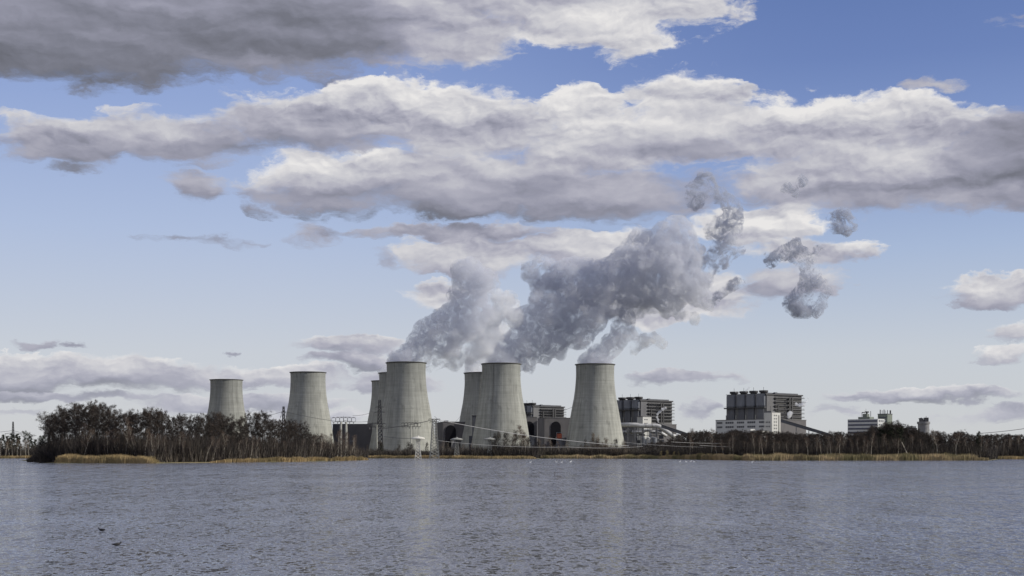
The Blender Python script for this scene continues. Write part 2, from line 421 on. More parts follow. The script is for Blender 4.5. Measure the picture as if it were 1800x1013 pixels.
M = dict(
    concrete=concrete_mat(),
    rim=mat('rim_dark_concrete', (0.11, 0.11, 0.11), 0.9, 0.2),
    pale=mat('pale_cladding', (0.52, 0.52, 0.50), 0.7, 0.10, 0.15),
    office=mat('office_panel', (0.50, 0.51, 0.52), 0.7, 0.10, 0.15),
    greyclad=mat('grey_cladding', (0.150, 0.150, 0.155), 0.7, 0.22, 0.10, (1, 1, 0.3), col2=(0.12, 0.12, 0.13)),
    darkclad=mat('dark_cladding', (0.10, 0.105, 0.12), 0.7, 0.25, 0.12, (1, 1, 0.3)),
    bayclad=mat('bay_cladding', (0.155, 0.165, 0.19), 0.6, 0.25, 0.15, (1, 1, 0.3)),
    hall=mat('hall_wall', (0.125, 0.120, 0.125), 0.8, 0.18, 0.08, (1, 1, 0.5)),
    steel=mat('dark_steel', (0.055, 0.055, 0.060), 0.6, 0.3, 0.3),
    ductclad=mat('duct_cladding', (0.30, 0.295, 0.285), 0.6, 0.2, 0.3),
    steelgrey=mat('grey_steel', (0.20, 0.20, 0.21), 0.6, 0.2, 0.3),
    window=mat('window_glass', (0.035, 0.04, 0.055), 0.35, 0.3, 0.3, spec=0.6),
    pipe=mat('pipe_cladding', (0.46, 0.46, 0.46), 0.45, 0.14, 0.3, spec=0.5),
    galv=mat('sunlit_galvanised_steel', (0.62, 0.60, 0.54), 0.5, 0.15, 0.5),  # pale copy of the pylon steel, its sunlit look painted into the colour
    galvgrey=mat('weathered_steel', (0.26, 0.26, 0.24), 0.6, 0.2, 0.5),
    column=mat('pale_concrete', (0.40, 0.40, 0.36), 0.9, 0.2, 0.3),
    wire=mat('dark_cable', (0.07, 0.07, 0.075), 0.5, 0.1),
    wirelit=mat('sunlit_cable', (0.75, 0.73, 0.68), 0.4, 0.1),  # pale copy of the cable; sun on it is put into the colour
    red=mat('orange_red_sheeting', (0.33, 0.085, 0.045), 0.7, 0.25, 0.4),
    green=mat('green_grey_plaster', (0.17, 0.19, 0.165), 0.8, 0.2, 0.3),
    opening=mat('dark_opening', (0.014, 0.014, 0.018), 0.9, 0.1, spec=0.05),
    bluew=mat('blue_window_band', (0.045, 0.05, 0.085), 0.2, 0.3, 0.3, spec=0.6),
    bark=mat('dark_bark', (0.050, 0.043, 0.038), 0.95, 0.4, 0.8),
    birch=mat('birch_bark', (0.46, 0.42, 0.35), 0.85, 0.45, 0.9),
    twig=mat('dark_twigs', (0.036, 0.030, 0.027), 0.95, 0.35, 0.25, col2=(0.056, 0.044, 0.036)),
    btwig=mat('birch_twigs', (0.10, 0.072, 0.058), 0.95, 0.35, 0.25, col2=(0.11, 0.08, 0.06)),
    brush=mat('brown_brush', (0.082, 0.072, 0.060), 0.95, 0.45, 0.12, col2=(0.035, 0.030, 0.030)),
    palebrush=mat('pale_brush', (0.20, 0.165, 0.125), 0.95, 0.35, 0.15, col2=(0.12, 0.10, 0.08)),
    yellowbush=mat('yellow_catkin_bush', (0.40, 0.33, 0.16), 0.95, 0.25, 0.3, col2=(0.24, 0.20, 0.11)),
    pine=mat('dark_needles', (0.022, 0.030, 0.020), 0.95, 0.4, 0.3, col2=(0.045, 0.050, 0.030)),
    reed=mat('golden_reeds', (0.40, 0.295, 0.15), 0.9, 0.30, 0.10, (1, 1, 0.6), col2=(0.24, 0.19, 0.095)),
    reedbrown=mat('brown_reeds', (0.40, 0.305, 0.175), 0.9, 0.32, 0.08, (1, 1, 0.8), col2=(0.17, 0.15, 0.075)),
    ground=mat('winter_grassland', (0.15, 0.125, 0.065), 0.95, 0.3, 0.02, col2=(0.09, 0.09, 0.045)),
    swan=mat('white_feathers', (0.85, 0.85, 0.82), 0.7, 0.05, 3),
    coot=mat('black_feathers', (0.018, 0.018, 0.020), 0.6, 0.2, 3),
    bill=mat('orange_bill', (0.6, 0.2, 0.04), 0.5, 0.1, 3),
    wood=mat('weathered_wood', (0.06, 0.05, 0.045), 0.9, 0.3, 2),
)

# ------------------------------------------------------------------ water
def water_material():
    m = bpy.data.materials.new('lake_water'); m.use_nodes = True
    t = NT(m.node_tree); b = m.node_tree.nodes['Principled BSDF']
    pos = t.new('ShaderNodeNewGeometry').outputs['Position']
    b.inputs['Base Color'].default_value = (0.122, 0.130, 0.156, 1)
    b.inputs['Roughness'].default_value = 0.08
    b.inputs['IOR'].default_value = 1.60
    # wave slopes straight from noise fields (a bump map would be filtered away at this grazing view)
    def slope(scale3, detail, rough, k):
        c = t.noise(t.vmath('MULTIPLY', pos, scale3), 1.0, detail, rough, out='Color')
        return t.vmath('SCALE', t.vmath('SUBTRACT', c, (0.5, 0.5, 0.5)), scale=k)
    gust = t.noise(t.vmath('MULTIPLY', pos, (0.010, 0.022, 1)), 1.0, 3, 0.6)
    paw = t.noise(t.vmath('MULTIPLY', pos, (0.22, 0.055, 1)), 1.0, 6, 0.78)
    amp = t.math('MULTIPLY', t.maprange(gust, 0.35, 0.65, 0.75, 1.25), t.maprange(paw, 0.38, 0.62, 0.72, 1.28))
    sep = t.new('ShaderNodeSeparateXYZ'); t.link(pos, sep.inputs[0])
    calm = t.maprange(sep.outputs[1], 600, 1100, 1.0, 1.0)      # lee of the far shore
    amp = t.math('MULTIPLY', amp, calm)
    # three bands: near chop, middle waves, long trains that still read far out
    s_ = slope((3.0, 1.5, 1), 4, 0.64, 2.9)
    s_ = t.vmath('ADD', s_, t.vmath('SCALE', slope((1.15, 0.30, 1), 3, 0.62, 1.9), scale=t.maprange(sep.outputs[1], 50, 170, 0.30, 1.0)))
    s_ = t.vmath('ADD', s_, t.vmath('SCALE', slope((0.45, 0.055, 1), 3, 0.65, 1.8), scale=t.maprange(sep.outputs[1], 100, 350, 0.08, 1.0)))
    s_ = t.vmath('MULTIPLY', t.vmath('SCALE', s_, scale=amp), (0.8, 1.0, 0.0))
    s_ = t.vmath('SCALE', s_, scale=t.math('MULTIPLY_ADD', t.vmath('LENGTH', s_), 1.6, 0.50))   # flat backs, steep little crests
    nrm = t.vmath('NORMALIZE', t.vmath('ADD', s_, (0, -0.088, 1)))
    t.link(nrm, b.inputs['Normal'])
    return m
wm = water_material()
w = MB().quad((-30000, -600, 0), (30000, -600, 0), (30000, 2500, 0), (-30000, 2500, 0)).build('water', wm)
tag(w, kind='structure')

# ------------------------------------------------------------------ land
def land(name, pts, z=0.35):
    """sheet with a sloping bank down into the water"""
    mb = MB(); n = len(pts)
    c = Vector((sum(p[0] for p in pts) / n, sum(p[1] for p in pts) / n))
    top = [(p[0], p[1], z) for p in pts]
    low = []
    for p in pts:
        d = Vector((p[0] - c.x, p[1] - c.y)).normalized() * 3.0
        low.append((p[0] + d.x, p[1] + d.y, -0.6))
    mb.add(top, [tuple(range(n))])
    for i in range(n):
        j = (i + 1) % n
        mb.quad(low[i], low[j], top[j], top[i])
    o = mb.build(name, M['ground'])
    bm = bmesh.new(); bm.from_mesh(o.data); bmesh.ops.triangulate(bm, faces=bm.faces[:1]); bm.to_mesh(o.data); bm.free()
    return tag(o, kind='structure')
def jitter_line(pts, step=12, amp=2.0, seed=1):
    rnd = random.Random(seed); out = []
    for (a, b) in zip(pts[:-1], pts[1:]):
        L = math.hypot(b[0] - a[0], b[1] - a[1]); k = max(1, int(L / step))
        for i in range(k):
            t = i / k
            out.append((a[0] + (b[0] - a[0]) * t + rnd.uniform(-amp, amp) * (i > 0), a[1] + (b[1] - a[1]) * t + rnd.uniform(-amp, amp) * (i > 0)))
    out.append(pts[-1]); return out
SH_WOOD = [(X(62, 800), 800), (X(80, 735), 735), (X(100, 700), 700), (X(268, 690), 690), (X(300, 720), 720), (X(370, 745), 745),
           (X(450, 790), 790), (X(520, 830), 830), (X(600, 930), 930), (X(644, 1043), 1043)]
SH_MAIN = [(X(-900, 1412), 1412), (X(640, 1412), 1412), (X(760, 1400), 1400), (X(820, 1300), 1300), (X(942, 1290), 1290), (X(950, 1360), 1360),
           (X(1090, 1320), 1320), (X(1190, 1210), 1210), (X(1250, 1060), 1060), (X(1320, 965), 965), (X(1500, 965), 965), (X(1735, 980), 980),
           (X(1752, 1200), 1200), (X(2900, 1250), 1250)]
land('wooded_headland', jitter_line(SH_WOOD, 14, 1.5) + [(-128, 1200), (-330, 1180), (-345, 1000)])
land('ground', jitter_line(SH_MAIN, 25, 2.0, 2) + [(30000, 1300), (30000, 34000), (-30000, 34000), (-30000, 1500)])

# ------------------------------------------------------------------ reeds (nobody could count them)
def reeds(name, label, line, depth, h0, h1, mat_, n, seed=0, width=0.10, hprof=None, z0=-0.2):
    rnd = random.Random(seed); mb = MB()
    seg = [math.hypot(b[0] - a[0], b[1] - a[1]) for a, b in zip(line[:-1], line[1:])]; tot = sum(seg)
    for _ in range(n):
        s = rnd.random() * tot; i = 0
        while s > seg[i] and i < len(seg) - 1: s -= seg[i]; i += 1
        a, b = line[i], line[i + 1]; t = s / seg[i]
        x = a[0] + (b[0] - a[0]) * t; y = a[1] + (b[1] - a[1]) * t + rnd.random() ** 1.3 * depth - 1.0 + 2.2 * mnoise.noise(Vector((x * .12, 3, seed)))
        u = (sum(seg[:i]) + s) / tot
        k = 1.0 if hprof is None else hprof(u)
        k *= 0.86 + 0.48 * mnoise.noise(Vector((x * 0.09, y * 0.05, seed))) + 0.12 * mnoise.noise(Vector((x * 0.6, y * 0.5, seed)))
        h = rnd.uniform(h0, h1) * max(0.1, k)
        lx, ly = rnd.gauss(0.12, 0.16) * h * 0.6, rnd.gauss(0, 0.12) * h * 0.5
        th = rnd.uniform(-0.9, 0.9); wx, wy = math.cos(th) * width, math.sin(th) * width
        q = rnd.uniform(0.7, 1.3)
        p0 = (x - wx * q, y - wy * q, z0); p1 = (x + wx * q, y + wy * q, z0)
        m0 = (x + lx * .5 + wx * q * .8, y + ly * .5 + wy * q * .8, h * 0.6); m1 = (x + lx * .5 - wx * q * .8, y + ly * .5 - wy * q * .8, h * 0.6)
        tp = (x + lx * 1.3, y + ly, h)
        mb.add([p0, p1, m0, m1, tp], [(0, 1, 2, 3), (3, 2, 4)])
    return tag(mb.build(name, mat_), label, 'reeds', kind='stuff')
def bell(a=0.06, b=0.94):
    return lambda u: min(1.0, u / a, (1 - u) / (1 - b)) ** 0.5 if 0 < u < 1 else 0.1
reeds('reeds', 'tall golden reed bed at the water edge below the left part of the wood', [(X(96, 704), 704), (X(180, 694), 694), (X(269, 688), 688)],
      16, 3.4, 4.9, M['reed'], 9000, 1, 0.11, bell(0.03, 0.90))
reeds('reeds', 'low golden reed strip along the water below the two left cooling towers',
      [(X(366, 742), 742), (X(450, 788), 788), (X(520, 828), 828), (X(600, 928), 928), (X(646, 1040), 1040)], 16, 2.0, 3.4, M['reed'], 12000, 2, 0.12, bell(0.12, 0.9))
reeds('reeds', 'distant reed strip at the far left beyond the wood', [(X(-60, 1405), 1405), (X(90, 1400), 1400)], 20, 2.0, 3.6, M['reed'], 3500, 3, 0.2)
reeds('reeds', 'low brown reed fringe of the far shore below the largest cooling tower', [(X(636, 1408), 1408), (X(765, 1396), 1396)], 20, 2.4, 4.0, M['reed'], 7000, 4, 0.2)
reeds('reeds', 'pale straw coloured reed point in the middle of the far shore', [(X(762, 1370), 1370), (X(822, 1296), 1296), (X(944, 1286), 1286)],
      22, 1.7, 3.6, M['reed'], 9000, 5, 0.16, bell(0.15, 0.95))
reeds('reeds', 'brown reed fringe between the middle reed point and the birch shore', [(X(944, 1355), 1355), (X(1090, 1318), 1318), (X(1195, 1206), 1206)],
      34, 2.4, 4.2, M['reedbrown'], 14000, 6, 0.18)
reeds('reeds', 'broad brown and green reed belt in front of the right hand birches',
      [(X(1190, 1200), 1200), (X(1250, 1056), 1056), (X(1318, 962), 962), (X(1500, 962), 962), (X(1738, 976), 976)], 38, 3.1, 5.2, M['reedbrown'], 36000, 7, 0.15,
      lambda u: 0.72 + 0.32 * min(1, u * 3) if u < .98 else .5)
reeds('reeds', 'short golden reed strip at the far right edge of the shore', [(X(1742, 1196), 1196), (X(1990, 1210), 1210)], 24, 2.0, 3.6, M['reed'], 7000, 8, 0.15)

# ------------------------------------------------------------------ cooling towers
TH = 119.6
# half width of the shell against the distance below the rim (metres)
PROF = [(24.8, 0), (24.6, 6), (24.5, 12), (24.8, 20), (25.6, 30), (27.3, 43), (29.5, 54), (32.0, 68), (34.6, 83), (36.9, 96), (38.6, 105), (40.3, 113)]
def tower_radius(d):
    for (r0, d0), (r1, d1) in zip(PROF[:-1], PROF[1:]):
        if d <= d1: return r0 + (r1 - r0) * (d - d0) / (d1 - d0)
    return PROF[-1][0]
def cooling_tower(px, Y, label, ladder=None, opening=None):
    c = Vector((X(px, Y), Y, 0.3))
    t = thing('cooling_tower', label, 'cooling tower', c, 'hyperbolic cooling towers of the power station')
    H = TH - 0.3; out = []
    N = 60
    for i in range(N + 1):
        d = 113.0 * i / N
        out.append((tower_radius(d), H - d))
    inner = [(r - 0.9, z) for r, z in reversed(out)]
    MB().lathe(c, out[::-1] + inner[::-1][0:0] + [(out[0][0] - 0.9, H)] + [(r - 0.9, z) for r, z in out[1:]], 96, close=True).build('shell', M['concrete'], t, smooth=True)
    # cornice ring with walkway at the rim
    r = out[0][0]
    MB().lathe(c, [(r + 0.003, H - 1.2), (r + 1.3, H - 0.6), (r + 1.3, H + 0.25), (r - 1.0, H + 0.25), (r - 1.0, H + 0.003), (r + 0.003, H + 0.003)], 96, close=True).build('rim', M['rim'], t)
    # diagonal columns and basin under the shell
    mb = MB(); rb = out[-1][0]; z1 = H - 113.0
    for k in range(36):
        for s in (-1, 1):
            a0 = 2 * PI * (k + 0.5) / 36; a1 = a0 + s * PI / 36
            mb.bar(c + Vector((rb * 1.03 * math.cos(a1), rb * 1.03 * math.sin(a1), 0.2)), c + Vector(((rb - .45) * math.cos(a0), (rb - .45) * math.sin(a0), z1 + 0.2)), 0.5, n=6)
    mb.build('support_columns', M['column'], t)
    MB().lathe(c, [(rb + 4, -0.5), (rb + 4, 1.4), (rb + 3.2, 1.4), (rb + 3.2, -0.5)], 64, close=True).build('basin_wall', M['column'], t)
    if ladder is not None:                               # caged ladder up the shell
        mb = MB()
        for da in (-0.012, 0.012):
            mb.path([c + Vector(((tower_radius(d) + .6) * math.cos(ladder + da), (tower_radius(d) + .6) * math.sin(ladder + da), H - d)) for d in np.linspace(2, 108, 30)], 0.09, 4)
        for d in np.linspace(3, 107, 50):
            rr = tower_radius(d) + .6
            mb.bar(c + Vector((rr * math.cos(ladder - .012), rr * math.sin(ladder - .012), H - d)), c + Vector((rr * math.cos(ladder + .012), rr * math.sin(ladder + .012), H - d)), 0.1)
        mb.build('ladder', M['steel'], t)
    return t
def at_top(py): return (TH - CAM_H) * F / (HY - py)
TOWERS = {}
for key, px, py, lab, lad in [
    ('a', 398, 668, 'smallest looking cooling tower, standing alone furthest left above the trees', None),
    ('b', 541.5, 655, 'cooling tower standing alone above the right end of the wood, no steam', None),
    ('c', 681, 670, 'cooling tower mostly hidden, lowest rim of the three overlapping ones', None),
    ('d', 697, 656, 'cooling tower peeping out directly behind the tallest steaming one', None),
    ('e', 714, 638, 'big steaming cooling tower nearest the white mushroom pylon', None),
    ('f', 847, 656, 'shaded cooling tower half hidden behind the middle steaming one', None),
    ('g', 881, 640, 'middle steaming cooling tower with the pale reed point below it', -1.95),
    ('h', 1046, 641, 'steaming cooling tower beside the boiler house with the big white pipe', None)]:
    Yt = at_top(py); TOWERS[key] = (X(px, Yt), Yt)
    cooling_tower(px, Yt, lab, lad)

# ------------------------------------------------------------------ power station buildings
def zt(py, Y): return Z(py, Y)
def boiler_house(px, Y, ang, pxl, pxr, y_top, y_ledge, y_foot, nb, label, narrow=True):
    """block seen on its corner: shaded face with round-cornered bunker bays, sunlit face with pipe galleries"""
    f = Frame(px, Y, ang); U = f.U(pxr); V = f.V(pxl)
    t = thing('boiler_house', label, 'industrial building', f.o + Vector((0, 0, 0.3)), 'boiler houses of the power station')
    zt_, zl, zf = zt(y_top, Y), zt(y_ledge, Y), zt(y_foot, Y)
    mb = MB(); f.box(mb, 0, U, 0.8, V, 0.3, zt_ - 2.0); mb.build('wall', M['greyclad'], t)
    # shaded face: bays
    w = V / nb
    for i in range(nb):
        v0 = i * w
        b = MB(); pts = []
        for (uu, vv) in ((0, 0.03), (-2.2, 0.06), (-3.2, 0.14), (-3.2, 0.76), (-2.2, 0.84), (0, 0.88)):
            pts.append((uu, v0 + vv * w))
        for z0, z1 in ((zl + 0.6, zt_ - 0.8),):
            n = len(pts)
            b.add([f.p(u, v, z0) for u, v in pts] + [f.p(u, v, z1) for u, v in pts],
                  [(k, (k + 1) % n, n + (k + 1) % n, n + k) for k in range(n)] + [tuple(range(n)), tuple(range(2 * n - 1, n - 1, -1))])
        b.build('bunker_bay', M['bayclad'], t)
        c = MB(); f.box(c, -2.0, -0.003, v0 + w * 0.10, v0 + w * 0.66, zf - 2, zl - 1.2); c.build('pier', M['darkclad'], t)
        r = MB(); cx = f.p(4.2, v0 + w * 0.42, zt_ - 2.0)
        r.lathe(cx, [(4.4, 0), (4.4, 2.7), (5.8, 3.0), (6.1, 3.6), (6.1, 5.8), (5.2, 5.8), (5.1, 4.2), (2.5, 4.1), (0.2, 4.1)], 20)
        rv = r.build('roof_vent', M['steel'], t)
        d = MB(); d.bar(f.p(4.2, v0 + w * .42, zt_ + 2.8), f.p(4.2, v0 + w * .42, zt_ + 8.5), 0.25)
        d.build('mast', M['steel'], rv)
        s = MB(); s.bar(f.p(-2.6, v0 + w * 0.88, zf), f.p(-2.6, v0 + w * 0.88, zf + 7), 0.7, n=8); s.build('exhaust_stub', M['galvgrey'], t)
    g = MB(); f.box(g, -4.2, -0.005, -1.0, V + 1, zl - 1.0, zl + 0.6); f.box(g, -4.0, 0.2, -0.8, V + .8, zl + 1.9, zl + 2.1)
    for k in range(int(V / 4)): g.bar(f.p(-4.1, k * 4 + 1, zl + .6), f.p(-4.1, k * 4 + 1, zl + 2.0), 0.12)
    g.build('ledge', M['steel'], t)
    g = MB(); f.box(g, -1.2, -0.006, -0.5, V, zt_ - 0.8, zt_ - 0.1); f.box(g, -0.5, U + .6, -1.3, 0.792, zt_ - 2.6, zt_ - 0.9); g.build('parapet', M['steel'], t)
    # sunlit face: stair tower, galleries, ducts
    s0 = U * 0.02; p = MB(); f.box(p, s0, U * 0.21, -0.5, 0.794, zf - 4, zt_ - 3.4); p.build('plain_panel', M['greyclad'], t)
    nlev = 6 if narrow else 4
    for k in range(nlev):
        z = zt_ - 4.5 - k * (zt_ - 4.5 - zf) / nlev
        gl = MB(); f.box(gl, U * 0.22, U + 1.2, -3.4, -0.2, z - 1.75, z - 1.05); f.box(gl, U * 0.27, U + 1.1, -3.45, -3.3, z + .3, z + .42); f.box(gl, U * 0.27, U + 1.1, -3.45, -3.3, z - .4, z - .3)
        for q in range(int(U * 0.75 / 3.2)): gl.bar(f.p(U * .27 + 1 + q * 3.2, -3.38, z - 1.2), f.p(U * .27 + 1 + q * 3.2, -3.38, z + .35), 0.11)
        gl.build('gallery', M['steel'], t)
        dz = (zt_ - 4.5 - zf) / nlev
        d = MB()
        for (a, b_) in ((0.26, 0.56), (0.70, 0.96)):
            zc = z - 1.6 - (dz - 2.2) * 0.5
            d.bar(f.p(U * a, 0.0, zc), f.p(U * b_, 0.0, zc), (dz - 2.6) * 0.44, n=12)
        d.build('duct', M['ductclad'], t)
    for (a, b_, up) in ((0.575, 0.605, 1.0), (0.645, 0.675, 1.0), (0.27, 0.29, 0.7)):
        d = MB(); f.box(d, U * a, U * b_, -4.4, -3.5, zf - 2, zf + (zt_ - 5 - zf) * up)
        d.build('riser', M['steel'], t)
    d = MB()
    for k in range(9):
        z0 = zf + k * (zt_ - zf - 6) / 9; z1 = zf + (k + 1) * (zt_ - zf - 6) / 9
        a, b_ = (0.61, 0.64) if k % 2 else (0.64, 0.61)
        d.bar(f.p(U * a, -3.9, z0), f.p(U * b_, -3.9, z1), 0.3)
    d.build('stair', M['steel'], t)
    d = MB(); f.box(d, U * 0.10, U * 0.98, 6, 12, zt_ - 1.997, zt_ + 1.0); f.box(d, U * .3, U * .36, 3, 6, zt_ - 1.997, zt_ + 1.6); f.box(d, U * .55, U * .75, 14, 22, zt_ - 1.997, zt_ + 1.6)
    d.build('roof_house', M['darkclad'], t)
    return t, f, U, V

def windows(f, parent, along, a0, a1, z0, z1, n, off, gap=0.28, name='window', per=1):
    """n windows in a strip on a face; each one its own part"""
    w = (a1 - a0) / n
    for i in range(n):
        b = MB(); s, e = a0 + i * w + w * gap / 2, a0 + (i + 1) * w - w * gap / 2
        if along == 'u': f.box(b, s, e, off - 0.12, off + 0.10, z0, z1)
        else: f.box(b, off - 0.12, off + 0.10, s, e, z0, z1)
        b.build(name, M['window'], parent)

# --- boiler house on the right (four bays) with its office and conveyor
b2, f2, U2, V2 = boiler_house(1346, 1900, 38.5, 1277, 1410, 691, 716, 738, 4, 'tall dark boiler house with four roof vents behind the long white office building')
def lower_block(px, Y, ang, pxl, pxr, y_top, label, y0=0.3):
    f = Frame(px, Y, ang); U = f.U(pxr); V = f.V(pxl)
    t = thing('machine_hall', label, 'industrial building', f.o + Vector((0, 0, 0.3)), 'lower halls of the power station')
    z = zt(y_top, Y)
    m = MB(); f.box(m, 0, U, 0, V, y0, z); m.build('wall', M['hall'], t)
    m = MB(); f.box(m, -0.4, U + .4, -0.4, V + .4, z + 0.003, z + 1.0); m.build('roof', M['greyclad'], t)
    return t, f, U, V
lower_block(1370, 1885, 38.5, 1369, 1417, 738.5, 'plain grey lower hall to the right of the four-vent boiler house')
# long office in front of it
f = Frame(1346, 1840, 38.5); V = f.V(1258); zo = zt(737.5, 1840)
t = thing('office_building', 'long white office building with two window rows and a sunlit stair tower', 'office building', f.o + Vector((0, 0, 0.3)))
m = MB(); f.box(m, 0, 14, 0.5, V, 0.3, zo); m.build('wall', M['office'], t)
m = MB(); f.box(m, -0.3, 14.3, 0.2, V + .3, zo + .003, zo + 0.8); m.build('roof', M['greyclad'], t)
cuts = [0.02, 0.13, 0.20, 0.36, 0.42, 0.57, 0.63, 0.80, 0.86, 0.97]
for (ya, yb) in ((740.6, 744.0), (748.3, 751.6)):
    for k in range(0, 10, 2):
        windows(f, t, 'v', V * cuts[k], V * cuts[k + 1], zt(yb, 1850), zt(ya, 1850), 4, -0.003, 0.16)
ft = Frame(1357, 1822, 38.5); Ut = ft.U(1372); Vt = ft.V(1343.5); zz = zt(725.5, 1822)
m = MB(); ft.box(m, 0, Ut, 0, Vt, 0.3, zz); tw = m.build('stair_tower', M['pale'], t)
for k in range(7):
    z = zz - 3.4 - k * 4.15
    windows(ft, tw, 'u', Ut * .18, Ut * .62, z - 1.0, z + .5, 2, -0.003, 0.45)
m = MB(); ft.box(m, Ut * .78, Ut * .82, -.5, -.005, 3, zz - 3); m.build('downpipe', M['steel'], tw)
for ya, yb in ((741, 743.6), (748.5, 751)):
    windows(ft, tw, 'v', Vt * .2, Vt * .85, zt(yb, 1822), zt(ya, 1822), 3, -0.003, 0.4)
m = MB(); ft.box(m, Ut * .1, Ut * .5, Vt * .2, Vt * .8, zz + .002, zz + 2.4); m.bar(ft.p(Ut * .3, Vt * .5, zz + 2.4), ft.p(Ut * .3, Vt * .5, zz + 9), .3); m.build('roof_house', M['greyclad'], tw)
fa = Frame(1340, 1790, 38.5); Va = fa.V(1309)
ta = thing('office_annex', 'low white flat-roofed annex in front of the long white office building', 'building', fa.o + Vector((0, 0, 0.3)))
m = MB(); fa.box(m, 0, 12, 0, Va, 0.3, zt(757.5, 1790)); m.build('wall', M['pale'], ta)
m = MB(); fa.box(m, 2, 10, Va * .72, Va, zt(757.5, 1790) + .003, zt(754, 1790)); m.build('roof_house', M['pale'], ta)
m = MB(); fa.box(m, -.5, 12.5, -.5, Va * .7, zt(757.5, 1790) + .003, zt(757, 1790)); m.build('roof', M['greyclad'], ta)

def conveyor(a, b, w, h, label, legs=(0.25, 0.5, 0.75), m_='steel', depth=None):
    t = thing('conveyor_bridge', label, 'conveyor', a * 1.0, 'sloping conveyor bridges')
    a, b = Vector(a), Vector(b); d = (b - a); s = Vector((d.y, -d.x, 0)).normalized() * (w / 2)
    up = Vector((0, 0, h))
    MB().hexa([a - s, a + s, b + s, b - s, a - s + up, a + s + up, b + s + up, b - s + up]).build('gallery', M['darkclad'], t)
    MB().hexa([a - s * 1.1 + up * 1.003, a + s * 1.1 + up * 1.003, b + s * 1.1 + up * 1.003, b - s * 1.1 + up * 1.003,
               a - s * 1.1 + up * 1.14, a + s * 1.1 + up * 1.14, b + s * 1.1 + up * 1.14, b - s * 1.1 + up * 1.14]).build('roof', M['greyclad'], t)
    for k in legs:
        p = a + d * k; q = MB()
        q.bar(p - s - Vector((0, 0, .01)), Vector((p.x - s.x * 2, p.y - s.y * 2, 0.3)), 0.5); q.bar(p + s - Vector((0, 0, .01)), Vector((p.x + s.x * 2, p.y + s.y * 2, 0.3)), 0.5)
        q.build('leg', M['steelgrey'], t)
conveyor(P(1373, 742.5, 1800), P(1462, 769, 1790), 6, 3.6, 'long dark conveyor bridge sloping down from the white stair tower', (0.3, 0.55, 0.8))

# --- boiler house behind the big pipe
b1, f1, U1, V1 = boiler_house(1125, 2050, 38.5, 1082, 1182, 702, 720, 742, 3, 'dark boiler house with a curling white exhaust puff, above the big silver pipe')
lower_block(1150, 2010, 38.5, 1149, 1189, 746.5, 'low grey hall beneath the boiler house with the big silver pipe')
fp = Frame(1130, 1950, 38.5); Up, Vp = fp.U(1145), fp.V(1120); zz = zt(733, 1950)
t = thing('switch_house', 'small white block with four windows above the big silver pipe', 'building', fp.o + Vector((0, 0, 0.3)))
m = MB(); fp.box(m, 0, Up, 0, Vp, 0.3, zz); m.build('wall', M['pale'], t)
for k in range(2): windows(fp, t, 'u', Up * .12, Up * .6, zz - 4.4 - k * 5.2, zz - 3.0 - k * 5.2, 2, -0.003, 0.4)
m = MB(); fp.box(m, -.3, Up + .3, -.3, Vp + .3, zz + .003, zz + .7); m.build('roof', M['greyclad'], t)
# big flue gas pipe
Yp = 1880
t = thing('flue_gas_pipe', 'big silver pipe on trestles bending down beside the rightmost cooling tower', 'pipeline', (X(1120, Yp), Yp, 0.3), 'pipes beside the boiler house')
pts = [P(1084, 747.2, Yp), P(1118, 747.2, Yp), P(1126, 748.6, Yp), P(1154, 748.6, Yp), P(1160, 750.5, Yp), P(1168, 756, Yp), P(1182, 766, Yp), P(1187, 768, Yp)]
MB().path(pts, [3.0, 3.0, 2.8, 2.8, 2.8, 2.8, 2.8, 2.8], 20).build('pipe', M['pipe'], t, smooth=True)
MB().path([P(1181, 766.5, Yp + 4), P(1190, 766, Yp + 4), P(1206, 763.5, Yp + 4)], 1.8, 16).build('branch_pipe', M['pipe'], t, smooth=True)
for px in (1092, 1104, 1116, 1130, 1142, 1154):
    q = MB(); c = P(px, 752, Yp)
    for s in (-1, 1): q.bar((c.x + s * 1.2, Yp - 2.5, 0.3), (c.x + s * .8, Yp - 2.5, c.z), 0.4); q.bar((c.x + s * 1.2, Yp + 2.5, 0.3), (c.x + s * .8, Yp + 2.5, c.z), 0.4)
    q.bar((c.x - 3, Yp - 2.5, c.z - 3), (c.x + 3, Yp - 2.5, c.z - 3), 0.3)
    q.build('trestle', M['steelgrey'], t)
for px in (1092, 1104, 1135, 1147):
    q = MB(); c = P(px, 748, Yp); q.lathe((0, 0, 0), [(3.15, -.4), (3.15, .4)], 20)
    q.v = [(c.x + z, c.y + x, c.z + y) for (x, y, z) in q.v]; q.build('flange', M['galvgrey'], t)
t = thing('service_pipe', 'lower shaded pipe running beneath the big silver pipe', 'pipeline', (X(1120, 1900), 1900, 0.3), 'pipes beside the boiler house')
MB().path([P(1084, 760, 1905), P(1128, 760, 1905), P(1134, 757, 1905), P(1140, 756.5, 1905), P(1146, 759.5, 1905), P(1160, 760, 1905), P(1172, 767, 1905)], 2.1, 16).build('pipe', M['pipe'], t, smooth=True)
for px in (1096, 1112, 1126, 1142, 1158):
    c = P(px, 760, 1905); q = MB(); q.bar((c.x, 1902.4, .3), (c.x, 1902.4, c.z), .5); q.build('trestle', M['steelgrey'], t)
q = MB()
for py in (752.5, 756.5, 765.5):
    q.bar(P(1088, py, 1897), P(1166, py, 1897), 0.45)
for px in range(1090, 1167, 8): q.bar(P(px, 752.5, 1897), Vector((X(px, 1897), 1897, .3)), 0.35)
t2 = thing('pipe_rack', 'dark steel pipe rack below the silver pipe', 'pipe rack', (X(1127, 1897), 1897, 0.3)); q.build('rack_frame', M['steel'], t2)
q = MB()
rnd = random.Random(4)
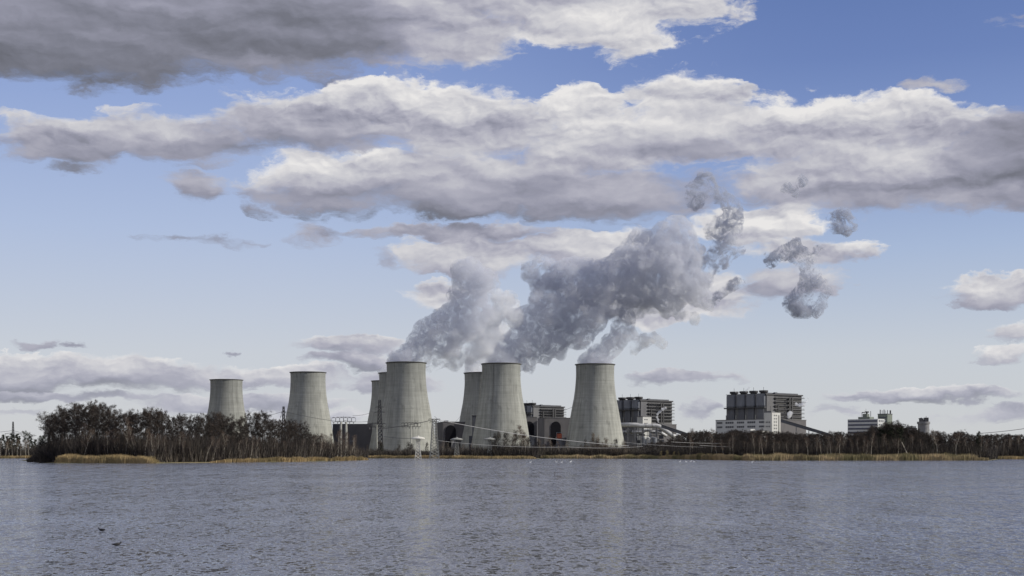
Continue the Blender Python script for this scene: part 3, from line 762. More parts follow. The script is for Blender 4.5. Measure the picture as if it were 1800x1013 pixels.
for k in range(22):
    px = rnd.uniform(1090, 1170); py = rnd.uniform(756, 778); w_ = rnd.uniform(1.5, 6); h_ = rnd.uniform(2, 5)
    c = P(px, py, 1900 + k * .5); q = MB(); q.box(c.x - w_ / 2, c.x + w_ / 2, c.y, c.y + 4, c.z - h_ / 2, c.z + h_ / 2); q.build('equipment', M['darkclad'], t2)
for px, top, r_, mt, lab in [(1140, 768.5, 2.6, 'pipe', 'bright silver storage tank below the pipes'), (1131, 768, 2.5, 'bayclad', 'blue grey storage tank just left of the bright silver one'),
                             (1150, 768.5, 3.6, 'bayclad', 'wide blue grey tank just right of the bright silver one')]:
    c = Vector((X(px, 1870), 1870, 0.3)); z = zt(top, 1870)
    t = thing('storage_tank', lab, 'tank', c, 'storage tanks below the pipes')
    MB().lathe(c, [(r_, 0), (r_, z - 1.6), (r_ * .6, z - .7), (0.05, z - .3)], 20).build('shell', M[mt], t, smooth=False)
    MB().lathe(c, [(r_ + .05, z - 1.9), (r_ + .3, z - 1.9), (r_ + .3, z - 1.5), (r_ + .05, z - 1.5)], 20, close=True).build('railing', M['steelgrey'], t)
conveyor(P(1163, 752, 1840), P(1212, 769, 1830), 6, 4.0, 'shorter dark conveyor bridge sloping down behind the silver pipe bend', (0.4, 0.75))

# --- third boiler house between the middle and the right steaming towers
b0, f0, U0, V0 = boiler_house(936, 2200, 38.5, 917, 992, 712.5, 727, 736, 2, 'boiler house showing between the middle and rightmost steaming cooling towers', narrow=False)
def arched_hall(px, Y, ang, pxl, pxr, y_top, arches, label, m_='hall', side='u'):
    t, f, U, V = lower_block(px, Y, ang, pxl, pxr, y_top, label)
    for (pc, hw, ya) in arches:
        uc = f.U(pc); zt_ = zt(ya, Y); b = MB(); n = 12
        prof = [(-hw, 0.35)] + [(-hw * math.cos(PI * i / n), zt_ - hw * 1.1 + hw * 1.1 * math.sin(PI * i / n)) for i in range(n + 1)] + [(hw, 0.35)]
        b.add([f.p(uc + a, -0.9, z) for a, z in prof] + [f.p(uc + a, -0.003, z) for a, z in prof],
              [tuple(range(len(prof) - 1, -1, -1))] + [(i, i + 1, len(prof) + i + 1, len(prof) + i) for i in range(len(prof) - 1)])
        dr = b.build('arched_opening', M['opening'], t)
        c = MB(); f.box(c, uc + hw * .1, uc + hw * .95, -4.2, -.95, 0.35, zt_ * 0.52); f.box(c, uc - hw * .1, uc + hw * 1.1, -4.6, -.9, zt_ * .52 + .003, zt_ * .56); c.build('porch', M['steelgrey'], dr)
    return t, f, U, V
arched_hall(957, 2120, 12, 945, 1030, 735.5, [(977, 7.5, 741)], 'grey hall with an arched doorway beside the orange red sheeting')
arched_hall(918, 2125, 12, 917.9, 944, 734, [(930, 7.5, 741)], 'grey hall partly hidden by the middle steaming cooling tower')
t, f, U, V = arched_hall(779, 2000, 10, 765, 842, 742.5, [(792, 7.5, 747.5)], 'dark hall with an arched door between the big towers')
m = MB(); f.box(m, 2, 8, 4, 10, zt(741, 2000), zt(739.3, 2000)); m.build('roof_house', M['darkclad'], t)
t, f, U, V = arched_hall(585, 2050, 4, 584.7, 655, 746.5, [(616, 8.0, 752)], 'long dark hall with an arched door between lone tower and three overlapping towers')
# dark duct in front of tower f
cx = Vector((X(834, 1930), 1930, .3))
t = thing('duct_tower', 'narrow dark duct tower wedged between two cooling towers', 'duct', cx)
m = MB(); m.box(cx.x - 3.2, cx.x + 3.2, 1928, 1934, .3, zt(731.5, 1930)); m.build('shaft', M['darkclad'], t)
m = MB(); m.box(cx.x - 7.5, cx.x - 3.2 - .003, 1928.5, 1934, .3, zt(766.5, 1930)); m.build('base_house', M['darkclad'], t)
m = MB(); m.box(cx.x - 3.6, cx.x + 3.6, 1927.6, 1934.4, zt(731.5, 1930) + .003, zt(730.5, 1930)); m.build('cap', M['steel'], t)
# orange red sheeting
c = Vector((X(983, 1820), 1820, .3))
t = thing('sheeted_scaffold', 'orange red sheeted structure in front of the arched doorway', 'scaffold', c)
m = MB(); m.box(c.x - 3.6, c.x + 3.6, 1818, 1824, zt(771, 1820), zt(762.5, 1820)); m.build('sheeting', M['red'], t)
m = MB()
for sx in (-3.4, 3.4):
    for yy in (1817.6, 1824.3): m.bar((c.x + sx, yy, .3), (c.x + sx, yy, zt(760.5, 1820)), 0.25)
m.bar((c.x - 3.4, 1817.6, zt(760.5, 1820)), (c.x + 3.4, 1817.6, zt(760.5, 1820)), .25); m.build('frame', M['steelgrey'], t)

# --- striped office block and silo at the right
f = Frame(1544, 1500, 52); U, V = f.U(1567), f.V(1490)
f = Frame(1543, 1500, 46); V = f.V(1490)
t = thing('office_building', 'office block with blue and white window bands and rooftop plant', 'office building', f.o + Vector((0, 0, 0.3)))
zT = zt(736.5, 1500)
m = MB(); f.box(m, 0, 14, 0, V, 0.3, zT); m.build('wall', M['office'], t)
for k in range(6):
    z = zT - 1.2 - k * 4.0
    m = MB(); f.box(m, -0.15, -0.002, 0.6, V - .6, z - 1.9, z); m.build('window_band', M['bluew'], t)
    if k < 5: windows(f, t, 'u', 1.5, 12.5, z - 1.7, z - .2, 3, -0.003, 0.35)
m = MB(); f.box(m, 2, 11, V * .30, V * .68, zT + .003, zt(732.5, 1500)); f.box(m, 4, 9, V * .42, V * .56, zt(732.5, 1500) + .003, zt(727, 1500)); m.build('roof_house', M['green'], t)
m = MB()
for (u_, v_, a, b_, r) in ((5, .44, 727, 723, .9), (6, .52, 727, 721, .15), (7, .50, 727, 717.5, .12), (5, .6, 732, 724, .3), (8, .36, 732, 722, .3)):
    m.bar(f.p(u_, V * v_, zt(a, 1500)), f.p(u_, V * v_, zt(b_, 1500)), r, n=6)
f.box(m, 3.5, 7, V * .40, V * .47, zt(725, 1500), zt(722.6, 1500)); f.box(m, 5, 8, V * .55, V * .60, zt(725, 1500), zt(723.6, 1500))
m.build('antenna', M['steel'], t)
f = Frame(1560, 1540, 46); U, V = f.U(1568.5), f.V(1543)
t = thing('tower_block', 'greenish block with rooftop masts behind the striped office', 'building', f.o + Vector((0, 0, 0.3)))
zT = zt(728.5, 1540)
m = MB(); f.box(m, 0, U, 0, V, 0.3, zT); m.build('wall', M['green'], t)
for k in range(4):
    m = MB(); f.box(m, -0.2, -0.002, V * .1, V * .9, zT - 4.2 - k * 4.4, zT - 2.6 - k * 4.4); m.build('window_band', M['window'], t)
for k in range(3):
    m = MB(); f.box(m, -0.9, -0.21, V * .15, V * .95, zT - 7.6 - k * 3.6, zT - 6.2 - k * 3.6); m.build('pale_band', M['palebrush'] if False else M['pale'], t)  # pale boxes projecting in front of the window bands
m = MB()
for (a, r) in ((.15, .35), (.35, .2), (.5, .5), (.7, .3), (.9, .5)): m.bar(f.p(U * .3, V * a, zT), f.p(U * .3, V * a, zT + 2 + 3.5 * r + 1.5), r, n=6)
m.bar(f.p(U * .8, V * .1, zT), f.p(U * .8, V * .1, zT + 4.5), .8, n=6); m.build('roof_mast', M['steel'], t)
m = MB(); f.box(m, -.3, U + .3, -.3, V + .3, zT + .003, zT + .8); m.build('parapet', M['darkclad'], t)
c = Vector((X(1623.5, 1700), 1700, .3)); z = zt(742, 1700)
t = thing('silo', 'round pale grey silo with dark machinery on its top', 'silo', c)
MB().lathe(c, [(6.7, 0), (6.7, z - 3), (7.6, z - 2.6), (7.6, z), (0.1, z + .2)], 28).build('shell', M['steelgrey'], t)
m = MB(); m.box(c.x - 5, c.x - 1, 1697, 1702, z + .4, z + 4.4); m.box(c.x + 1, c.x + 5.5, 1698, 1703, z + .4, z + 5.2); m.box(c.x - 1, c.x + 1, 1699, 1701, z + .4, z + 2.8)
m.bar((c.x - 6, 1700, z + 4), (c.x - 2, 1700, z + 5), .5); m.bar((c.x + 3, 1700, z + 5), (c.x + 3, 1700, z + 7), .3); m.build('machinery', M['steel'], t)
c = Vector((X(1603, 1700), 1700, .3))
t = thing('silo_house', 'small pale house beside the round silo, low between the trees', 'building', c)
m = MB(); m.box(c.x - 6, c.x + 6.0, 1700, 1712, .3, zt(752.5, 1700)); m.build('wall', M['steelgrey'], t)
m = MB(); m.box(c.x - 4.5, c.x + 5, 1699.9, 1711, zt(752.5, 1700) + .003, zt(749.3, 1700)); m.build('roof_house', M['pale'], t)
m = MB(); m.box(c.x - 6.3, c.x + 6.3, 1699.5, 1712.4, zt(752.6, 1700) - .9, zt(752.6, 1700) - .2); m.build('cornice', M['darkclad'], t)

# ------------------------------------------------------------------ pylons
def lattice(mb, c, h, wb, wt_, n, r, z0=0.0, turn=0.0):
    """square lattice mast: four legs with cross bracing"""
    def corner(k, z):
        w = wb + (wt_ - wb) * (z / h) ** 0.8; a = PI / 4 + k * PI / 2 + turn
        return Vector((c[0] + w * .7071 * math.cos(a), c[1] + w * .7071 * math.sin(a), c[2] + z))
    zs = [z0 + (h - z0) * (i / n) ** 0.9 for i in range(n + 1)]
    for k in range(4):
        for a, b in zip(zs[:-1], zs[1:]):
            mb.bar(corner(k, a), corner(k, b), r, n=4, cap=False)
            mb.bar(corner(k, a), corner((k + 1) % 4, b), r * .7, n=3, cap=False)
            mb.bar(corner((k + 1) % 4, a), corner(k, b), r * .7, n=3, cap=False)
            mb.bar(corner(k, b), corner((k + 1) % 4, b), r * .7, n=3, cap=False)
    return corner
def insulator(mb, p, L=2.2, r=0.3):
    mb.lathe(p - Vector((0, 0, L)), [(0.05, 0), (r, .1), (r, L * .45), (r * .6, L * .5), (r, L * .55), (r, L - .1), (0.05, L)], 6)
PYL = 'mushroom headed pylons along the shore'
def mushroom_pylon(px, Y, h, label, m_):
    c = Vector((X(px, Y), Y, 0.0)); t = thing('pylon', label, 'pylon', c, PYL)
    b = MB(); lattice(b, c, h - 1.6, 5.2, 1.9, 7, 0.28); b.build('lattice_mast', M[m_], t)
    b = MB(); b.lathe(c + Vector((0, 0, h - 2.0)), [(0.8, 0.2), (5.5, 0.0), (5.6, .5), (4.4, 1.3), (2.6, 1.7), (0.9, 1.9), (.8, 2.6), (.05, 2.7)], 20); b.build('canopy', M[m_], t)
    b = MB()
    for k in range(6):
        a = PI * k / 3; b.bar(c + Vector((1.0 * math.cos(a), 1.0 * math.sin(a), h - 4)), c + Vector((4.8 * math.cos(a), 4.8 * math.sin(a), h - 1.97)), .12)
    b.build('strut', M[m_], t)
mushroom_pylon(735, 1150, 18.6, 'bright white mushroom headed pylon standing at the water below the big tower', 'galv')
mushroom_pylon(803, 1330, 19.6, 'dull grey mushroom headed pylon left of the pale reed point', 'galvgrey')
mushroom_pylon(861, 1335, 19.8, 'dull grey mushroom headed pylon standing above the pale reed point', 'galvgrey')
# tall square mast with two short cross arms
c = Vector((X(763.5, 1170), 1170, 0)); t = thing('pylon', 'tall dark lattice pylon beside the bright white mushroom pylon', 'pylon', c)
b = MB(); lattice(b, c, 33, 7.6, 3.2, 13, 0.26, turn=.2); b.build('lattice_mast', M['galvgrey'], t)
for z, L in ((33.2, 4.6), (31.0, 3.6)):
    b = MB(); b.bar(c + Vector((-L, 0, z)), c + Vector((L, 0, z)), .3); b.bar(c + Vector((-L, 1.5, z)), c + Vector((L, 1.5, z)), .3)
    for k in (-1, -.4, .4, 1): b.bar(c + Vector((L * k, 0, z)), c + Vector((L * k, 0, z - 1.2)), .22)
    b.build('crossarm', M['steel'], t)
def wide_pylon(px, Y, h, halfw, label, twin=True, col='column', rings=6):
    c = Vector((X(px, Y), Y, 0.3)); t = thing('pylon', label, 'pylon', c, 'portal pylons with rows of hoops')
    if twin:
        for s in (-1, 1):
            b = MB(); b.bar(c + Vector((s * 3.1, 0, 0)), c + Vector((s * 2.6, 0, h * .86)), 1.5, 1.2, n=8); b.build('column', M[col], t)
    else:
        b = MB(); b.bar(c, c + Vector((0, 0, h * .93)), 0.9, 0.55, n=8); b.build('column', M[col], t)
    for z in (h * .86, h * .96):
        b = MB(); b.bar(c + Vector((-halfw, 0, z)), c + Vector((halfw, 0, z)), .24); b.bar(c + Vector((-halfw * .6, .0, z + .9)), c + Vector((halfw * .6, 0, z + .9)), .16)
        b.build('crossarm', M['steel'], t)
    for i in range(rings):
        k = (i + .5) / rings * 2 - 1; p = c + Vector((k * halfw, 0, h * .91)); rr = h * .055
        b = MB(); b.path([p + Vector((rr * math.cos(a), 0, rr * 1.1 * math.sin(a))) for a in np.linspace(0, 2 * PI, 13)], .17, 4); b.build('insulator_hoop', M['steel'], t)
        b = MB(); insulator(b, p - Vector((0, 0, rr)), h * .06, .34); b.build('insulator', M['steelgrey'], t)
    b = MB(); b.bar(c + Vector((0, 0, h * .86)), c + Vector((0, 0, h * 1.01)), .25, .1); b.build('mast', M['steel'], t)
wide_pylon(604, 1480, 43.5, 12.3, 'twin column pylon with a wide row of hoops right of the lone tower')
wide_pylon(662.5, 1560, 39, 9.5, 'slim column pylon in front of the overlapping towers', False)
wide_pylon(722.5, 1560, 39.5, 10.5, 'slim column pylon in front of the big steaming tower', False)
def lattice_pylon(px, Y, h, w, arms, label, mt='steel', r=.22, wt_=1.2):
    c = Vector((X(px, Y), Y, 0.3)); t = thing('pylon', label, 'pylon', c, 'dark lattice pylons')
    b = MB(); lattice(b, c, h, w, wt_, 14, r); b.build('lattice_mast', M[mt], t)
    for (z, L) in arms:
        b = MB()
        for s in (-1, 1):
            b.bar(c + Vector((0, 0, z)), c + Vector((s * L, 0, z - .2)), .24); b.bar(c + Vector((0, 0, z + 1.8)), c + Vector((s * L, 0, z)), .18)
        b.build('crossarm', M[mt], t)
        for s in (-1, 1):
            b = MB(); insulator(b, c + Vector((s * L * .95, 0, z - .1)), 2.4, .3); b.build('insulator', M['steelgrey'], t)
    return c
lattice_pylon(667.5, 1640, 66, 9.0, [(52, 6), (58, 5)], 'tall dark lattice pylon against the overlapping cooling towers', r=.42, wt_=2.6)
lattice_pylon(498.5, 1500, 54, 6.0, [(44, 3.5), (48, 2.6)], 'dark lattice pylon rising from the trees left of the lone tower', r=.34, wt_=1.6)
lattice_pylon(23, 1900, 47, 5.5, [(31, 11.0)], 'dark lattice pylon above the forest at the far left', r=.22, wt_=1.2)

# ------------------------------------------------------------------ power lines
def cable(name, label, pts, r, m_, group='power lines strung between the pylons'):
    b = MB(); out = []
    for (p0, p1) in zip(pts[:-1], pts[1:]):
        sag = (p1 - p0).length * 0.018
        for i in range(16):
            k = i / 16; q = p0.lerp(p1, k); q.z -= 4 * sag * k * (1 - k); out.append(q)
    out.append(pts[-1]); b.path(out, r, 4)
    tag(b.build(name, M[m_]), label, 'power line', group)
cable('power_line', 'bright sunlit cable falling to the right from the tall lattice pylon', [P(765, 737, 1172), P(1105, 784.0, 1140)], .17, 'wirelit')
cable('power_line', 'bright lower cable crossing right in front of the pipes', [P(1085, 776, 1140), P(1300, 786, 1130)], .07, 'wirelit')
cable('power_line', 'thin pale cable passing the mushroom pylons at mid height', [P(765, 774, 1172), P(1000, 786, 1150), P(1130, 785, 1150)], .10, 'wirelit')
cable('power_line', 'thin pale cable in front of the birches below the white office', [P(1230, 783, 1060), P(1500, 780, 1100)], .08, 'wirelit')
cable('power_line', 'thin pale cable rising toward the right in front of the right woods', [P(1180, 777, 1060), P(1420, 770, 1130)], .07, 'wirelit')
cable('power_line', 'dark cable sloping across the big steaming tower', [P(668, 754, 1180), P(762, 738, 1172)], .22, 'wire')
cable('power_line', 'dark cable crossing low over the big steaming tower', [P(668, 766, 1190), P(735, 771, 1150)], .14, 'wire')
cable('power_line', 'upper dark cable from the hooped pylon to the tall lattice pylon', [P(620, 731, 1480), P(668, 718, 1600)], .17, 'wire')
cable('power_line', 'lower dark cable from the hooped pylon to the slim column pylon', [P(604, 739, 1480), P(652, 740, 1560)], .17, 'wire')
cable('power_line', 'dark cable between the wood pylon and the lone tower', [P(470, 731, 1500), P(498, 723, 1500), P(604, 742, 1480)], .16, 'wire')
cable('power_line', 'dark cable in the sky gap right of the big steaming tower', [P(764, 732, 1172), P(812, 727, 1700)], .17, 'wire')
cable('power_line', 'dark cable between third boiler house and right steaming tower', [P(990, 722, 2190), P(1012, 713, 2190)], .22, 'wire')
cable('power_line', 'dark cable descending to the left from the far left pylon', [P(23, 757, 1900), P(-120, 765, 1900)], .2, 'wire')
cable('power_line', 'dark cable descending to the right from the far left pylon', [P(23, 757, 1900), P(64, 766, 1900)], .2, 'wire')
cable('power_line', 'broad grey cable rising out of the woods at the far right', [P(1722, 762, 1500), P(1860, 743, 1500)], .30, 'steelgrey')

# ------------------------------------------------------------------ leafless trees
def bare_tree(H, seed, kind):
    """returns (wood, twigs) as mesh builders, trunk foot at the origin"""
    rnd = random.Random(seed); wood, tw = MB(), MB()
    birch = kind == 'birch'
    lean = Vector((rnd.gauss(0, .10 if birch else .035), rnd.gauss(0, .05), 0))
    cb = {'alder': rnd.uniform(.42, .6), 'birch': rnd.uniform(.38, .55), 'brush': .12, 'pine': .15, 'spread': .22}[kind]
    spread = {'alder': .17, 'birch': .15, 'brush': .42, 'pine': .17, 'spread': .34}[kind]
    r0 = H * {'alder': .0125, 'birch': .0110, 'brush': .008, 'pine': .013, 'spread': .013}[kind]
    n = 9; pts = []; ph = rnd.uniform(0, 6); bow = rnd.gauss(0, .035 if birch else .015) * H
    for i in range(n + 1):
        k = i / n
        pts.append(Vector((lean.x * H * k + bow * math.sin(PI * k) + .008 * H * math.sin(ph + k * 9), lean.y * H * k + .008 * H * math.cos(ph + k * 7), H * .97 * k - 0.2)))
    wood.path(pts, [r0 * (1 - .88 * (i / n)) for i in range(n + 1)], 5)
    def at(k):
        q = k * n; i = min(n - 1, int(q)); return pts[i].lerp(pts[i + 1], q - i)
    def sliver(p, d, L, w):
        s = d.cross(Vector((rnd.gauss(0, 1), rnd.gauss(0, 1), rnd.gauss(0, 1))))
        if s.length < 1e-3: return
        s.normalize(); e = p + d * L
        tw.tri(p - s * w, p + s * w, e)
    def spray(p, d, size, num, w):
        for _ in range(num):
            v = (d * 1.0 + Vector((rnd.gauss(0, .8), rnd.gauss(0, .8), rnd.gauss(0, .65)))).normalized()
            o = Vector((rnd.gauss(0, 1), rnd.gauss(0, 1), rnd.gauss(0, .8))) * size * .36
            sliver(p + o, v, rnd.uniform(.5, 1.15) * size, w * rnd.uniform(.6, 1.3))
    nb = {'alder': 21, 'birch': 20, 'brush': 20, 'pine': 34, 'spread': 26}[kind]
    for b in range(nb):
        k = cb + (1 - cb) * (b + rnd.random()) / nb
        k = min(.985, k)
        t_ = (k - cb) / (1 - cb)
        shape = {'alder': (.45 + 1.1 * t_) * (1 - t_ ** 3) ** .6 + .18, 'birch': (.6 + .6 * t_) * (1 - t_ ** 2) ** .5 + .2, 'brush': 1 - .6 * t_, 'pine': 1.05 - .8 * t_, 'spread': 1.1 - .55 * t_}[kind]
        L = H * spread * shape * rnd.uniform(.65, 1.2)
        a = rnd.uniform(0, 2 * PI); up = {'alder': rnd.uniform(.35, 1.2), 'birch': rnd.uniform(.7, 1.6), 'brush': rnd.uniform(.7, 2.2), 'pine': rnd.uniform(-.1, .35), 'spread': rnd.uniform(.05, .8)}[kind]
        d = Vector((math.cos(a), math.sin(a), up)).normalized()
        p = at(k); m = p + d * L * .55; d2 = (d + Vector((0, 0, .25 if kind != 'pine' else -.1)) + Vector((rnd.gauss(0, .2), rnd.gauss(0, .2), 0))).normalized(); e = m + d2 * L * .5
        rb = r0 * (1 - .85 * k) * .55
        wood.path([p, m, e], [rb, rb * .55, rb * .15], 3)
        for q in range({'brush': 5, 'alder': 3}.get(kind, 4)):
            s_ = rnd.uniform(.3, 1.0); c_ = p.lerp(m, s_ / .55) if s_ < .55 else m.lerp(e, (s_ - .55) / .45)
            d3 = (d2 + Vector((rnd.gauss(0, .6), rnd.gauss(0, .6), rnd.gauss(.15, .5)))).normalized(); L3 = L * rnd.uniform(.22, .45)
            wood.path([c_, c_ + d3 * L3], [rb * .4, rb * .1], 3)
            num, sz, w_ = {'alder': (24, .048 * H, .0030 * H), 'birch': (12, .06 * H, .0021 * H), 'brush': (13, .12 * H, .0050 * H), 'pine': (22, .05 * H, .0055 * H), 'spread': (16, .062 * H, .0036 * H)}[kind]
            spray(c_ + d3 * L3 * .8, d3, sz, num, w_)
    return wood, tw
VARI = {}
def variants(kind, n, H, seed0, bark, twig):
    L = []
    for i in range(n):
        w_, t_ = bare_tree(H, seed0 + i * 17, kind)
        def mk(mb, nm, m_):
            me = bpy.data.meshes.new(nm); me.from_pydata(mb.v, [], mb.f); me.materials.append(M[m_]); me.update(); return me
        L.append((mk(w_, 'trunk', bark), mk(t_, 'crown', twig), w_, t_))
    VARI[kind + twig] = (L, H)
variants('alder', 8, 24.0, 100, 'bark', 'twig')
variants('birch', 7, 20.0, 300, 'birch', 'btwig')
variants('spread', 3, 20.0, 500, 'bark', 'twig')
variants('brush', 4, 8.0, 700, 'bark', 'brush')
variants('brush', 3, 8.0, 800, 'birch', 'palebrush')
variants('brush', 2, 6.0, 900, 'bark', 'yellowbush')
variants('pine', 3, 18.0, 950, 'bark', 'pine')

def plant_tree(key, i, x, y, h, name, rz=None, lean=0.0, wide=1.0, z0=0.3):
    L, H = VARI[key]; tr, cr, _, _ = L[i % len(L)]
    e = empty(name, (x, y, z0)); s = h / H
    e.scale = (s * wide, s * wide, s)
    e.rotation_euler = (0, lean, 0)
    rz = random.Random(int(x * 7 + y)).uniform(0, 6.28) if rz is None else rz
    for nm, me in (('trunk', tr), ('crown', cr)):
        o = bpy.data.objects.new(nm, me); sc.collection.objects.link(o); o.parent = e; o.rotation_euler = (0, 0, rz)
    return e
ORD = ['first', 'second', 'third', 'fourth', 'fifth', 'sixth', 'seventh', 'eighth', 'ninth', 'tenth', 'eleventh', 'twelfth', 'thirteenth', 'fourteenth', 'fifteenth',
       'sixteenth', 'seventeenth', 'eighteenth', 'nineteenth', 'twentieth'] 
ORD += ['twenty-' + o for o in ORD[:9]] + ['thirtieth'] + ['thirty-' + o for o in ORD[:9]] + ['fortieth']
def name_row(rows, cat, group, fmt):
    """rows: (px, empty, zone); numbers them from the left inside each zone"""
    zones = {}
    for px, e, z in sorted(rows, key=lambda r: r[0]): zones.setdefault(z, []).append(e)
    for z, L in zones.items():
        for i, e in enumerate(L):
            tag(e, fmt % (ORD[min(i, len(ORD) - 1)], z), cat, group)
def interp(tab, x):
    for (a, b), (c, d) in zip(tab[:-1], tab[1:]):
        if x <= c: return b + (d - b) * max(0, (x - a)) / (c - a)
    return tab[-1][1]
WOOD_TOP = [(60, 762), (75, 734), (100, 723), (130, 716), (160, 712), (185, 716), (200, 727), (212, 733), (232, 722), (250, 727), (266, 720), (290, 730), (320, 733), (345, 736),
            (375, 729), (395, 730), (412, 745), (430, 734), (452, 726), (470, 731), (490, 742), (510, 736), (530, 744), (545, 760), (560, 766), (580, 772), (600, 772), (630, 777), (646, 792)]
SHORE = [(60, 800), (80, 740), (100, 712), (268, 704), (300, 726), (370, 752), (450, 800), (520, 842), (600, 940), (644, 1050)]
def zone_left(px):
    for lim, z in ((102, 'at the left tip of the wood'), (268, 'behind the tall golden reed bed'), (355, 'between the tall reed bed and the smallest tower'),
                   (436, 'in front of the smallest cooling tower'), (500, 'between the smallest tower and the lone tower'), (590, 'before the lone cooling tower'), (700, 'at the right tip of the wood')):
        if px < lim: return z
rnd = random.Random(11)
rows = []
px = 82
k = 0
while px < 590:                                   # front rows
    Y = interp(SHORE, px) + rnd.uniform(8, 34)
    top = interp(WOOD_TOP, px) + rnd.choice([0, 0, 2, 5, 11])
    h = Z(top, Y) - .3
    e = plant_tree('aldertwig', k, X(px, Y), Y, h, 'leafless_tree', lean=rnd.gauss(0, .03), wide=rnd.uniform(.65, .9))
    rows.append((px, e, zone_left(px))); k += 1
    px += rnd.uniform(3.4, 8.4)
name_row(rows, 'tree', 'dark leafless trees of the left wood', '%s dark leafless tree from the left %s')
# deeper rows of the same wood read as one mass
def mass(name, label, items, mats, kind='stuff', cat='wood'):
    """joins many tree copies into one mesh; items: (key, i, x, y, h, rz, wide)"""
    V_, T_, MI = [], [], []; base = 0
    for (key, i, x, y, h, rz, wide) in items:
        L, H = VARI[key]; rec = L[i % len(L)]; s = h / H
        for mi, me in ((0, rec[0]), (1, rec[1])):
            n = len(me.vertices); a = np.empty(n * 3); me.vertices.foreach_get('co', a); a = a.reshape(-1, 3)
            c_, s_ = math.cos(rz), math.sin(rz)
            b = np.column_stack(((a[:, 0] * c_ - a[:, 1] * s_) * s * wide + x, (a[:, 0] * s_ + a[:, 1] * c_) * s * wide + y, a[:, 2] * s + .3))
            me.calc_loop_triangles(); t = np.empty(len(me.loop_triangles) * 3, dtype=np.int32); me.loop_triangles.foreach_get('vertices', t)
            V_.append(b); T_.append(t.reshape(-1, 3) + base); base += n
            MI.append(np.full(len(t) // 3, mi, dtype=np.int32))
    V_ = np.vstack(V_); T_ = np.vstack(T_).astype(np.int32); MI = np.concatenate(MI)
    me = bpy.data.meshes.new(name); me.vertices.add(len(V_)); me.vertices.foreach_set('co', V_.ravel().astype(np.float32))
    me.loops.add(len(T_) * 3); me.loops.foreach_set('vertex_index', T_.ravel())
    me.polygons.add(len(T_)); me.polygons.foreach_set('loop_start', np.arange(0, len(T_) * 3, 3, dtype=np.int32)); me.polygons.foreach_set('loop_total', np.full(len(T_), 3, dtype=np.int32))
    for m_ in mats: me.materials.append(M[m_])
    me.polygons.foreach_set('material_index', MI); me.update(calc_edges=True)
    o = bpy.data.objects.new(name, me); sc.collection.objects.link(o)
    return tag(o, label, cat, kind=kind)
items = []
for r_ in range(2):
    px = 84 + r_ * 3
    while px < 560:
        Y = interp(SHORE, px) + 48 + r_ * 34 + rnd.uniform(-10, 10)
        items.append(('aldertwig', rnd.randrange(8), X(px, Y), Y, Z(interp(WOOD_TOP, px) + rnd.choice([4, 9, 14, 20]), Y), rnd.uniform(0, 6), .9)); px += rnd.uniform(8, 14)
mass('woods', 'dark leafless wood filling the headland behind the front row of trees', items, ['bark', 'twig'])
def thicket(name, label, tab, depth, hmul, n, m_, seed, w=.14, cat='undergrowth', shore=None, lean=.18):
    """dense brush: thin stems over a strip; tab maps photograph column to top row"""
    r = random.Random(seed); mb = MB(); p0, p1 = tab[0][0], tab[-1][0]
    for _ in range(n):
        px = r.uniform(p0, p1); Y = interp(shore, px) + r.random() * depth
        top = Z(interp(tab, px), Y); h = max(.6, top * r.uniform(.45, 1.0) * hmul) * (.75 + .5 * abs(mnoise.noise(Vector((px * .11, seed, Y * .02)))) + .25 * mnoise.noise(Vector((px * .5, seed, 0))))
        x = X(px, Y); zb = .3 + (r.random() ** 2) * h * .55
        lx, ly = r.gauss(0, lean) * h, r.gauss(0, lean) * h; a = r.uniform(0, PI); wx, wy = math.cos(a) * w, math.sin(a) * w
        mb.tri((x - wx, Y - wy, zb), (x + wx, Y + wy, zb), (x + lx, Y + ly, h + .2))
    return tag(mb.build(name, M[m_]), label, cat, kind='stuff')
UNDER = [(62, 790), (80, 775), (110, 758), (200, 755), (300, 760), (400, 762), (480, 765), (545, 768), (600, 776), (646, 795)]
thicket('undergrowth', 'tall dark thin stems deep inside the left wood', [(a, b - 10) for a, b in UNDER], 90, 1.0, 22000, 'twig', 55, .13, shore=SHORE, lean=.09)
thicket('undergrowth', 'dark brushwood between the trunks of the left wood', UNDER, 80, 1.0, 34000, 'brush', 5, .17, shore=SHORE)
thicket('undergrowth', 'paler brown saplings along the edge of the left wood', [(270, 790), (330, 782), (430, 780), (520, 778), (560, 770), (600, 768), (625, 772), (640, 790)], 18, 1.0, 3200, 'palebrush', 6, .08, shore=SHORE)
# pale birches of the left wood
rows = []
for px, top, ln in [(137, 752, .18), (143, 760, .22), (156, 784, .0), (189, 765, -.08), (201, 762, .02), (205, 772, -.14), (217, 768, .22), (229, 745, .02), (240, 756, -.10), (255, 762, 0),
                    (268, 768, 0), (280, 770, -.12), (289, 774, -.2), (311, 766, .18), (325, 770, .0), (334, 786, .35), (361, 772, .28), (373, 775, .32), (388, 770, .25), (400, 765, 0),
                    (414, 778, .3), (427, 775, .12), (440, 772, .3), (452, 775, .1), (478, 775, .12), (500, 780, 0), (533, 778, -.12), (547, 770, .2), (560, 768, .15), (572, 770, .1),
                    (585, 768, -.14), (593, 766, .05), (600, 762, .04), (605, 768, .02), (611, 766, -.03), (618, 770, .1), (624, 774, -.15)]:
    Y = interp(SHORE, px) + rnd.uniform(1, 7); h = (Z(top, Y) - .3) * 1.12
    e = plant_tree('birchbtwig', len(rows), X(px, Y), Y, h, 'birch_tree', lean=ln * .8, wide=.9)
    rows.append((px, e, zone_left(px)))
name_row(rows, 'birch', 'pale trunked birches at the front of the left wood', '%s pale birch from the left %s')
